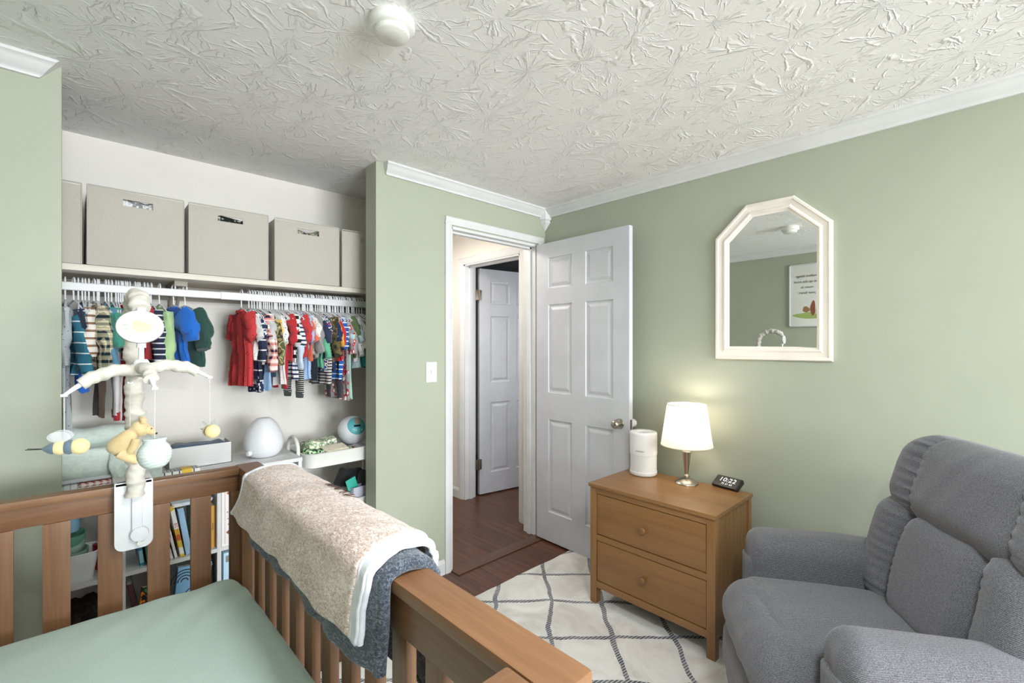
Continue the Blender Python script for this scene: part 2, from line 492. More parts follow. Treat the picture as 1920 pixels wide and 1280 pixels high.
# crown moulding: profile in (out from wall, down from ceiling)
CR = [(0, 0), (.052, 0), (.052, .010), (.045, .014), (.040, .022), (.030, .036), (.017, .046), (.012, .052), (.012, .060), (0, .060)]
def crown(name, axis, wall, a, b, sgn, sa_=0, sb_=0):
    m = MB()
    if axis == 'x': m.prism(CR, lambda u, v, w_: (w_+(sb_*v if w_ == b else sa_*v), wall+sgn*u, H-v), a, b)
    else: m.prism(CR, lambda u, v, w_: (wall+sgn*u, w_, H-v), a, b)
    return struct(m.build(name, M['trim'], ang=50))
crown('trim_2', 'x', YB, XB+.040, XR, -1, .25, 0)
crown('trim_3', 'y', XR, YR, YB, -1)
crown('trim_4', 'x', YB, XL, XA-.004, -1, 0, -.85)
crown('trim_5', 'y', XL, YR, YB, 1)
m = MB()   # corner block with drop point
cx, cy = XR-.002, YB-.002
for (h0, r0, h1, r1) in ((H, .062, H-.075, .058), (H-.075, .058, H-.082, .046), (H-.082, .046, H-.095, .050), (H-.095, .050, H-.145, .004)):
    m.add([(cx, cy, h0), (cx-r0, cy, h0), (cx-r0*.75, cy-r0*.75, h0), (cx, cy-r0, h0), (cx, cy, h1), (cx-r1, cy, h1), (cx-r1*.75, cy-r1*.75, h1), (cx, cy-r1, h1)],
          [(0, 1, 2, 3), (4, 7, 6, 5), (1, 5, 6, 2), (2, 6, 7, 3), (0, 4, 5, 1), (0, 3, 7, 4)])
struct(m.build('trim_6', M['trim'], smooth=False))
# baseboards
BP = [(0, 0), (.014, 0), (.014, .065), (.009, .078), (.004, .086), (0, .086)]
def base(name, axis, wall, a, b, sgn):
    m = MB()
    if axis == 'x': m.prism(BP, lambda u, v, w_: (w_, wall+sgn*u, v), a, b)
    else: m.prism(BP, lambda u, v, w_: (wall+sgn*u, w_, v), a, b)
    return struct(m.build(name, M['trim'], smooth=False))
base('baseboard_back', 'x', YB, XB, DX0-.046, -1)
base('baseboard_right', 'y', XR, YR, YB, -1)
base('baseboard_left', 'y', XL, YR, YB, 1)
base('baseboard_closet', 'x', YC, -.52, XCR, -1)
base('baseboard_hall', 'y', HX, D2b+.05, 4.4, -1)

# door casings and jambs
def casing_x(name, xa, xb, ztop, yf, sgn, xr=None, wd_=.047):
    m = MB(); t_ = .016
    prof = [(0, 0), (0, t_*.7), (.006, t_), (wd_*.6, t_), (wd_*.75, t_*.75), (wd_, t_*.55), (wd_, 0)]  # from outer to inner
    m.prism(prof, lambda u, v, w_: (xa-wd_+u, yf+sgn*v, w_), 0, ztop+.02)
    m.prism(prof, lambda u, v, w_: (w_, yf+sgn*v, ztop+wd_+.012-u), xa-wd_, xr if xr else xb+wd_)
    m.prism([(p, q) for p, q in prof], lambda u, v, w_: ((xr if xr else xb+wd_)-u, yf+sgn*v, w_), 0, ztop+.02)
    return struct(m.build(name, M['trim'], ang=30))
casing_x('trim_7', DX0+.006, DX1-.006, DH, YB, -1, xr=2.452)
m = MB()
m.box((DX0, YB-.002, 0), (DX0+.016, YI+.002, DH)); m.box((DX1-.016, YB-.002, 0), (DX1, YI+.002, DH)); m.box((DX0, YB-.002, DH-.012), (DX1, YI+.002, DH+.004))
m.box((DX0+.016, YB+.042, 0), (DX0+.028, YB+.075, DH-.012)); m.box((DX1-.028, YB+.042, 0), (DX1-.016, YB+.075, DH-.012)); m.box((DX0+.016, YB+.042, DH-.024), (DX1-.016, YB+.075, DH-.012))
struct(m.build('trim_8', M['trim'], smooth=False))
# hall side casing of second door (faces -X)
m = MB(); t_ = .016; wd_ = .058
prof = [(0, 0), (0, t_*.7), (.006, t_), (wd_*.6, t_), (wd_*.75, t_*.75), (wd_, t_*.55), (wd_, 0)]
m.prism(prof, lambda u, v, w_: (HX-v, D2b+wd_-u, w_), 0, 2.06)
m.prism(prof, lambda u, v, w_: (HX-v, D2a-wd_+u, w_), 0, 2.06)
m.prism(prof, lambda u, v, w_: (HX-v, w_, 2.045+wd_-u), D2a-wd_, D2b+wd_)
struct(m.build('trim_9', M['trim'], ang=30))
m = MB()
m.box((HX-.002, D2b-.016, 0), (HX+.117, D2b, 2.045)); m.box((HX-.002, D2a, 0), (HX+.117, D2a+.016, 2.045)); m.box((HX-.002, D2a, 2.033), (HX+.117, D2b, 2.047))
m.box((HX+.045, D2b-.028, 0), (HX+.08, D2b-.016, 2.033)); m.box((HX+.045, D2a+.016, 2.021), (HX+.08, D2b-.016, 2.033))
struct(m.build('trim_10', M['trim'], smooth=False))

# six panel door leaf: local x along width from hinge, y thickness, z up
def door_leaf(W_, H_, T_):
    m = MB()
    px = [0, .112, .322, W_-.322, W_-.112, W_]
    pz = [0, H_-1.833, H_-1.202, H_-1.021, H_-.422, H_-.315, H_-.103, H_]
    for side in (0, 1):
        y = 0 if side == 0 else T_; s_ = 1 if side == 0 else -1
        for i in range(5):
            for j in range(7):
                x0, x1, za, zb = px[i], px[i+1], pz[j], pz[j+1]
                if i in (1, 3) and j in (1, 3, 5):
                    rings = [(0, 0), (.004, .006), (.012, .008), (.018, .008), (.036, .002), (.040, .0015)]
                    vs = []
                    for (ins, dep) in rings:
                        vs += [(x0+ins, y+s_*dep, za+ins), (x1-ins, y+s_*dep, za+ins), (x1-ins, y+s_*dep, zb-ins), (x0+ins, y+s_*dep, zb-ins)]
                    fs = []
                    for k in range(len(rings)-1):
                        for q in range(4):
                            fs.append((k*4+q, k*4+(q+1) % 4, (k+1)*4+(q+1) % 4, (k+1)*4+q))
                    k = len(rings)-1; fs.append((k*4, k*4+1, k*4+2, k*4+3))
                    m.add(vs, fs)
                else:
                    m.add([(x0, y, za), (x1, y, za), (x1, y, zb), (x0, y, zb)], [(0, 1, 2, 3)])
    m.add([(0, 0, 0), (W_, 0, 0), (W_, T_, 0), (0, T_, 0), (0, 0, H_), (W_, 0, H_), (W_, T_, H_), (0, T_, H_)],
          [(0, 1, 2, 3), (4, 5, 6, 7), (0, 3, 7, 4), (1, 2, 6, 5)])
    # weld
    bm = bmesh.new(); idx = [bm.verts.new(v) for v in m.v]
    for f in m.f:
        try: bm.faces.new([idx[i] for i in f])
        except Exception: pass
    bmesh.ops.remove_doubles(bm, verts=bm.verts, dist=1e-5)
    bm.verts.index_update(); r = MB(); r.v = [v.co.copy() for v in bm.verts]; r.f = [tuple(v.index for v in f.verts) for f in bm.faces]; bm.free()
    return r
ang = math.atan2(1.463-2.219, 2.338-2.360)
d1 = bpy.data.objects.new('door_1', None); C.objects.link(d1); struct(d1); d1.location = (2.360, 2.219, .0137); d1.rotation_euler = (0, 0, ang)
o = door_leaf(.756, 2.031, .035).build('door_leaf', M['door'], d1, smooth=False)   # +y local -> +X world side
KN = [(0, .062), (.013, .062), (.021, .057), (.0255, .048), (.0255, .040), (.020, .030), (.012, .024), (.0115, .010), (.030, .007), (.032, .003), (.031, 0)]
def knob(z, x, side, mat, parent):
    # side -1: towards local -y
    m4 = axes((1, 0, 0), (0, 0, 1), (0, -1, 0), (x, 0, z)) if side < 0 else axes((1, 0, 0), (0, 0, -1), (0, 1, 0), (x, .035, z))
    return MB().lathe(KN[::-1], n=28, mat4=m4).build('door_knob', mat, parent)
k1 = knob(.872, .690, -1, M['nickel'], d1); k2 = knob(.872, .728, 1, M['plastic'], d1)
bx('latch_plate', (.7555, .008, .845), (.7575, .027, .90), M['dark_metal'], d1)
d2 = bpy.data.objects.new('door_2', None); C.objects.link(d2); struct(d2)
d2.location = (2.640, 3.178, .012); d2.rotation_euler = (0, 0, math.atan2(-.092, .53))
door_leaf(.72, 2.018, .035).build('door_leaf', M['door'], d2, smooth=False)
for zz in (.27, 1.78):
    h = MB(); h.box((-.046, -.004, zz-.045), (-.004, -.0005, zz+.045), .001); h.box((-.002, -.004, zz-.045), (.020, -.0005, zz+.045), .001)
    h.lathe([(.005, -.047), (.005, .047)], c=(-.003, -.006, zz), n=12)
    h.build('hinge', M['dark_metal'], d2)

# light switch
t_ = thing('light_switch', 'white toggle light switch plate on the green wall left of the doorway', 'light switch', (1.503, YB, 1.193))
bx('switch_plate', (-.036, -.007, -.058), (.036, 0, .058), M['plastic'], t_, .003)
bx('toggle', (-.005, -.016, -.006), (.005, -.006, .012), M['plastic'], t_, .002)
for dz in (-.042, .042): MB().lathe([(.0001, .0005), (.003, 0)], n=10, mat4=axes((1, 0, 0), (0, 0, 1), (0, -1, 0), (0, -.0072, dz))).build('screw', M['nickel'], t_)

# smoke detector on ceiling
t_ = thing('smoke_detector', 'round white smoke detector on the textured ceiling', 'smoke detector', (.691, 1.238, H))
MB().lathe([(.0001, 0), (.063, 0), (.066, -.004), (.067, -.020), (.064, -.027), (.057, -.032), (.040, -.034), (.0001, -.034)], n=56).build('base', M['off'], t_)
g = MB().lathe([(.049, -.030), (.051, -.036), (.050, -.046), (.045, -.050), (.0001, -.052)], n=56, cap=False)
t = NT('perforated_white_plastic'); v = t.coord(); s_ = t.sep(v)
vo = t.n('ShaderNodeTexVoronoi', Scale=330, Randomness=0); t.l(v, vo.inputs['Vector'])
kk = t.math('LESS_THAN', vo.outputs['Distance'], .3)
M['perf'] = t.set(t.mix(kk, '#e9e8e2', '#b4b3ad'), .5)
g.build('grille', M['perf'], t_)
MB().lathe([(.0001, -.034), (.003, -.034), (.003, -.037), (.0001, -.038)], c=(-.04, -.02, 0), n=12).build('indicator', M['off'], t_)

# ---------------------------------------------------------------- rug
m = MB()
def rugf(u, v_):
    x = .22+u*(2.452-.22); y = -.9+v_*(1.925+.9)
    e = min(u, 1-u)*2.2; f = min(v_, 1-v_)*2.8
    z = .004 + .009*min(1, min(e, f)/.02)
    return (x+.004*wig(v_*30, 1), y+.004*wig(u*30, 2), z+.0012*wig(u*20+v_*13, 3))
m.grid(rugf, 60, 70)
m.add([(.22, -.9, .001), (2.452, -.9, .001), (2.452, 1.925, .001), (.22, 1.925, .001)], [(0, 1, 2, 3)])
tag(m.build('area_rug', M['rug']), 'cream area rug with navy diamond lattice lines on the wood floor', 'rug')

# ---------------------------------------------------------------- closet fittings
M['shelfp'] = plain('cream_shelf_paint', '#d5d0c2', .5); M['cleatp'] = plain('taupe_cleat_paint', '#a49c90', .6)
t_ = thing('closet_shelf', 'long white closet shelf under the row of fabric boxes', 'shelf', (.5, YC, 1.672))
bx('shelf_board', (-1.02, -.39, -.026), (.99, 0, 0), M['shelfp'], t_, .002)
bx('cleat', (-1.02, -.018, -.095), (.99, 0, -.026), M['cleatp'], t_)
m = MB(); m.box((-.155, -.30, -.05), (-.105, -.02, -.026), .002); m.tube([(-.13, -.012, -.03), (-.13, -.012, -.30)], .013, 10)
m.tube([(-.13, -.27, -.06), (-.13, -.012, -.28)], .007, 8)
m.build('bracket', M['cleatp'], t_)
RY, RZ = 2.62, 1.592
t_ = thing('closet_rod', 'white closet rod holding the small hangers, below the shelf', 'rod', (.5, RY, RZ))
m = MB(); m.box((-1.02, -.009, -.017), (.999, .009, .017), .006, seg=3); m.build('rod', M['trim'], t_)
m = MB(); m.box((.03, -.011, -.019), (.999, .011, .019), .006, seg=3); m.build('rod_sleeve', M['trim'], t_)

# fabric storage boxes
STUFF = {}
def box_contents(cols, seed):
    return blotch('box_contents_%d' % seed, cols, 38, 3)
bxs = [(-.292, .035, 'leftmost', None), (.046, .368, 'second', ['#8d8f92', '#e8e9ea', '#c9cbcd', '#f3f3f3']), (.382, .712, 'third', ['#14161a', '#3b4030', '#d8d8d4', '#20242c']), (.740, 1.069, 'fourth', ['#2c3136', '#c2bda5', '#75806f', '#e1e1dc']), (1.087, 1.41, 'fifth', ['#777', '#aaa', '#ccc'][:0] or None)]
blab = ['greige fabric storage box cut off by the left closet edge on the shelf',
        'greige fabric storage box with a white marbled item showing through its handle slot',
        'greige fabric storage box in the middle of the row, black items behind its handle slot',
        'greige fabric storage box with a green-grey item behind its handle slot, near the right end',
        'greige fabric storage box half hidden at the right end of the closet shelf']
for i, (a, b, nm, cols) in enumerate(bxs):
    t_ = thing('fabric_storage_box', blab[i], 'storage box', ((a+b)/2, 2.495, 1.672), radians([2, .5, -1, -2, -3][i]), 'greige fabric boxes on the closet shelf')
    hw = (b-a)/2-.003; D, HH = .34, .318; th = .006
    sz0, sz1 = HH-.062, HH-.036; sw = .052
    m = MB()
    m.box((-hw, 0, 0), (hw, th, sz0), .002); m.box((-hw, 0, sz1), (hw, th, HH), .002)
    m.box((-hw, 0, sz0-.003), (-sw, th, sz1+.003)); m.box((sw, 0, sz0-.003), (hw, th, sz1+.003))
    m.box((-hw, 0, 0), (-hw+th, D, HH), .002); m.box((hw-th, 0, 0), (hw, D, HH), .002)
    m.box((-hw, D-th, 0), (hw, D, HH), .002); m.box((-hw, 0, 0), (hw, D, .005))
    # soft bowing of the fabric walls
    for v in m.v:
        f = (v.z/HH); v.y += -.006*sin(pi*f)*(1-abs(v.x)/hw*.6) if v.y < .02 else 0
        v.x += (.003*sin(f*5+i))*(1 if v.x > 0 else -1)
        if v.z > HH-.01: v.z -= .004*abs(v.x/hw)**3 + .003*sin(v.x*9+i)
    m.build('box_body', M['box'], t_)
    r = MB()
    r.tube([(-hw, -.001, HH), (hw, -.001, HH)], .003, 6); r.tube([(-hw, 0, .0), (-hw, 0, HH)], .0025, 6); r.tube([(hw, 0, .0), (hw, 0, HH)], .0025, 6)
    r.build('piping', M['box'], t_)
    if cols:
        m = MB(); m.rbox((hw-.03, .045, .125), .04, 14, fn=lambda p: (p.x, p.y+.012*wig(p.x*30, i), p.z+.02*wig(p.x*20, i)))
        for v in m.v: v.y += .062; v.z += .165
        oo = m.build('folded_textiles', box_contents(cols, i)); oo.parent = None
        oo.location = t_.location; oo.rotation_euler = t_.rotation_euler
        tag(oo, ['', 'crumpled white marbled textile inside the second storage box', 'black and olive bundle inside the middle storage box', 'grey-green bundle inside the storage box near the right end'][i], 'bundle')

# ---------------------------------------------------------------- hangers and baby clothes
mW = M['plastic']
M['hang_blue'] = plain('blue_hanger_plastic', '#3f6fa8', .4)
def hanger_mesh():
    m = MB(); r = .0028
    path = [(0, -.012, .012-.002)]
    path += [(0, -.0155*cos(a), .017+.0155*sin(a)-.002) for a in [i*pi/10 for i in range(0, 11)]]
    path += [(0, .0145, .002), (0, .004, -.022), (0, .001, -.030), (0, 0, -.062)]
    m.tube(path, .0030, 8)
    tri = [(0, 0, -.062), (0, -.05, -.075), (0, -.118, -.105), (0, -.126, -.112), (0, -.118, -.118), (0, 0, -.116), (0, .118, -.118), (0, .126, -.112), (0, .118, -.105), (0, .05, -.075), (0, 0, -.062)]
    m.tube(tri, .0030, 8)
    me = m.build('clothes_hanger', mW); me.hide_render = False
    return me
H0 = hanger_mesh(); first_h = [True]
def hang(x, yaw, side):
    global H0
    if first_h[0]: o = H0; first_h[0] = False
    else: o = H0.copy(); C.objects.link(o)
    o.location = (x, RY+random.uniform(-.003, .003), RZ+.017-.012); o.rotation_euler = (0, 0, yaw)
    o['label'] = 'white plastic baby hanger on the closet rod, ' + side; o['category'] = 'hanger'
    o['group'] = 'baby hangers on the ' + ('left' if 'left' in side else 'right') + ' part of the rod'
    return o
fab = {}
def F(col):
    if col not in fab: fab[col] = fabric('cloth_'+col.strip('#'), col, 700, .3, .09)
    return fab[col]

def torso(L, w, th, seed, flare=1.08, neck=.030):
    m = MB(); sd_ = .048          # shoulder drop
    def fn(u, v_):
        a = 2*pi*v_
        if u < .26:
            k = u/.26; ww = neck+(w-neck)*k; zz = -sd_*k**1.15
        else:
            q = (u-.26)/.74; ww = w*(1+(flare-1)*q-.10*math.exp(-((q-.18)/.14)**2)); zz = -sd_-(L-sd_)*q
        tt = th*(.30+.70*min(1, u*4))*(1-.15*u)
        y = ww*cos(a); x = tt*abs(sin(a))**.6*(1 if sin(a) >= 0 else -1)
        x += (.003+.011*u)*wig(y*75+seed+u*3, seed) + .005*sin(u*8+seed)*u
        y += .005*wig(u*14, seed)*u
        zz += .009*wig(a*1.5, seed)*u
        return (x, y, zz)
    m.grid(fn, 22, 40, closev=True)
    m.f.append(tuple(range(21*40, 22*40)))
    return m
def sleeve(sy, w, sl, r, seed, out=.03, dx=0.0):
    m = MB(); n = 12
    path = []; rad = []
    for i in range(n):
        u = i/(n-1)
        path.append((dx*u*u+.006*wig(u*6, seed), sy*(w*.74+.032*min(1, u*3)+out*1.25*u+.006*sin(u*5+seed)), -.040-.016*min(1, u*4)-sl*u))
        rad.append(r*1.18*(1.02-.32*u)*(1+.06*sin(u*17+seed)))
    m.tube(path, rad, 14, sq=(.62, 1, 1), wob=lambda j, th: 1+.13*sin(3*th+j*.7+seed)+.05*sin(5*th-j))
    return m
gi = [0]
def garment(kind, label, x, yaw, L, mat, w=.112, slv=.08, smat=None, th=.011, sr=.030, dz=0, side='', pants=None, cuff=None, out=.03, cat=None, flare=1.08):
    gi[0] += 1; sd = gi[0]*1.37
    names = {'tee': 'baby_tee', 'shirt': 'baby_shirt', 'romper': 'baby_romper', 'jacket': 'baby_jacket', 'pants': 'baby_pants', 'sleeper': 'baby_sleeper', 'sweater': 'baby_sweater'}
    t_ = thing(names[kind], label, cat or {'tee': 't-shirt', 'shirt': 'shirt', 'romper': 'romper', 'jacket': 'jacket', 'pants': 'pants', 'sleeper': 'sleeper', 'sweater': 'sweater'}[kind], (x, RY, RZ-.067+dz), yaw, 'baby clothes hanging in the closet')
    if kind == 'pants':
        m = MB()
        m.rbox((th*1.1, w, .035), .01, 8)
        for v in m.v: v.z -= .05; v.x += .004*wig(v.y*60, sd)
        m.build('waistband', mat, t_)
        for s in (-1, 1):
            l = MB(); l.tube([(.004*wig(u*5, sd+s), s*(w*.52+.012*u), -.06-(L-.06)*u) for u in [i/9 for i in range(10)]], [w*.50*(1-.35*i/9) for i in range(10)], 14, sq=(.38, 1, 1), wob=lambda j, tt: 1+.08*sin(3*tt+j+sd))
            l.build('leg', mat, t_)
            if cuff:
                c_ = MB(); c_.tube([(0, s*(w*.52+.012), -L+.012), (0, s*(w*.52+.012), -L-.022)], [w*.34, w*.30], 14, sq=(.42, 1, 1)); c_.build('cuff', cuff, t_)
        return t_
    torso(L, w, th, sd, flare).build('torso', mat, t_)
    for s in (-1, 1):
        if slv > 0:
            sleeve(s, w, slv, sr, sd+s, out).build('sleeve', smat or mat, t_)
    c_ = MB(); c_.tube([(th*.9*cos(a), .036*sin(a), -.006-.004*cos(2*a)) for a in [i*2*pi/16 for i in range(17)]], .0045, 8)
    c_.build('collar', cuff or smat or mat, t_)
    return t_

ST_teal = stripes('teal_white_pinstripe', '#2f6f85', '#e6edf0', .042, .10, ph=.2)
ST_navyw = stripes('navy_white_stripe', '#262c44', '#e9e9ee', .024, .22)
ST_navyw2 = stripes('navy_white_wide_stripe', '#232943', '#e9e9ee', .030, .16, ph=.3)
ST_redw = stripes('red_white_stripe', '#b32532', '#f0e6e4', .034, .20)
ST_bw = stripes('black_white_fine_stripe', '#1d1d20', '#e6e4e0', .0105, .34)
ST_bwide = stripes('black_white_band', '#e9e7e4', '#18181b', .040, .45)
ST_wn = stripes('white_navy_stripe', '#e9ecf2', '#2b3a5e', .022, .42)
ST_blue = stripes('blue_white_stripe', '#1f5fae', '#e8eef6', .026, .22)
ST_multi = stripes('muted_multi_stripe', '#4b4a50', '#d9cfcd', .016, .45)
PL_green = plaid('cream_green_navy_plaid', '#d9d0b4', '#2f4a3c', '#16252e', '#b9a98a', .030)
PL_red = plaid('red_navy_white_plaid', '#ecd8d0', '#cf3a28', '#1f2244', '#f7f3f0', .034)
PL_ging = plaid('red_white_gingham', '#f2e9e4', '#c26a5c', '#8d3b32', '#f2e9e4', .016)
CAMO = blotch('camouflage_cloth', ['#4d5637', '#b9a67c', '#6c6f45', '#3a3127', '#8c8258'], 28, 1)
CAMO2 = blotch('brown_camouflage_cloth', ['#39301f', '#6b5d3b', '#4d4a2c', '#241f16'], 30, 1)
NAVYP = blotch('navy_shark_print', ['#26304f', '#26304f', '#e4e8ee', '#3c4a70'], 55, 1)
PATCH = blotch('bright_patchwork', ['#1f4d9c', '#c22f3b', '#f1efe9', '#1d2a50', '#2f9a93'], 60, 0)
CARS = blotch('grey_cloth_with_red_cars', ['#a09c9c', '#a6a2a2', '#b52a35', '#f1efee'], 42, 0)
DOTR = dots('red_cloth_with_dark_marks', '#c23a3c', '#3b1218', 62, .17)
DOTG = dots('grey_cloth_with_dark_flecks', '#b6bbbf', '#3e4852', 70, .16)
DOTB = dots('chambray_with_small_print', '#9db8de', '#e6edf6', 80, .13)
DOTW = dots('white_cloth_with_print', '#ece9e6', '#55585f', 60, .18)

LS = 'left of the bare stretch'; RS = 'right of the bare stretch'
# left group: (kind, label, x, yaw, length, material, extras)
left = [
 ('sleeper', 'grey sleeper with dark flecks hanging lowest at the left edge of the closet', -.015, .0, .63, DOTG, dict(w=.10, slv=.20, out=.0, sr=.024)),
 ('shirt', 'teal long-sleeved top with thin white stripes at the far left of the clothes', .010, .22, .26, ST_teal, dict(slv=.20, sr=.030, dz=-.03)),
 ('jacket', 'bright blue hooded jacket behind the teal striped top', .036, .05, .36, F('#1e63c4'), dict(slv=.22, smat=F('#232a45'), out=.0)),
 ('shirt', 'white and tan striped top left of the green plaid shirt', .056, .0, .28, stripes('tan_white_stripe', '#e9e3dc', '#8d6b55', .03, .3), dict(slv=.16, out=.01)),
 ('shirt', 'cream, green and navy plaid flannel shirt among the left clothes', .072, .22, .27, PL_green, dict(slv=.22, sr=.034)),
 ('romper', 'brown romper mostly hidden below the left clothes', .088, .0, .47, F('#4d3b33'), dict(slv=.10, out=0, w=.08)),
 ('shirt', 'dusty blue long-sleeved shirt right of the green plaid shirt', .108, .12, .30, F('#5b8aa6'), dict(slv=.24, sr=.028)),
 ('shirt', 'jade green ruffled shirt beside the dusty blue one', .128, .10, .20, F('#3f8f7c'), dict(slv=.13, sr=.032)),
 ('pants', 'white pants with red cuffs hanging low under the left clothes', .142, .0, .47, F('#d5d2d2'), dict(cuff=F('#b3202f'), w=.085)),
 ('shirt', 'red and white striped long-sleeved top in the left clothes', .158, .12, .30, ST_redw, dict(slv=.25, sr=.023, out=.05)),
 ('tee', 'slate blue short-sleeved tee in front of red striped sleeves', .172, .12, .24, F('#6b8299'), dict(slv=.09, sr=.036)),
 ('sweater', 'plain red long sleeper hanging lowest among the left reds', .188, .05, .50, F('#a92833'), dict(slv=.10, w=.085)),
 ('tee', 'navy tee with white stripes behind the mobile disc', .206, .10, .28, ST_navyw2, dict(slv=.08)),
 ('shirt', 'mint green top peeking out below the slate blue tee', .222, .0, .30, F('#86c2a0'), dict(slv=.06, w=.08)),
 ('tee', 'small red collared top right behind the hanging mobile', .238, .0, .24, F('#a8262f'), dict(slv=.08)),
 ('shirt', 'navy and white striped top with a bow print left of the pale green jacket', .262, .10, .33, ST_navyw, dict(slv=.20)),
 ('jacket', 'pale green fleece jacket between the mobile disc and the bright blue tee', .292, .14, .27, F('#a9c891'), dict(slv=.22, sr=.030, out=.02)),
 ('tee', 'bright royal blue short-sleeved tee near the bare part of the rod', .345, .30, .26, F('#1767c6'), dict(slv=.10, sr=.040, w=.115, th=.018)),
 ('sweater', 'dark green sweatshirt last of the left clothes', .388, .36, .27, F('#27483f'), dict(slv=.14, sr=.038, w=.115, th=.018)),
]
for (k, lb, x, yaw, L, mt, ex) in left:
    ex['sr'] = ex.get('sr', .030)*1.22; hang(x, yaw, LS); garment(k, lb, x, yaw, L, mt, **ex)
for x in (-.07, -.05, -.03, .024, .045, .083, .118, .150, .165, .180, .215, .250): hang(x, 0, LS)

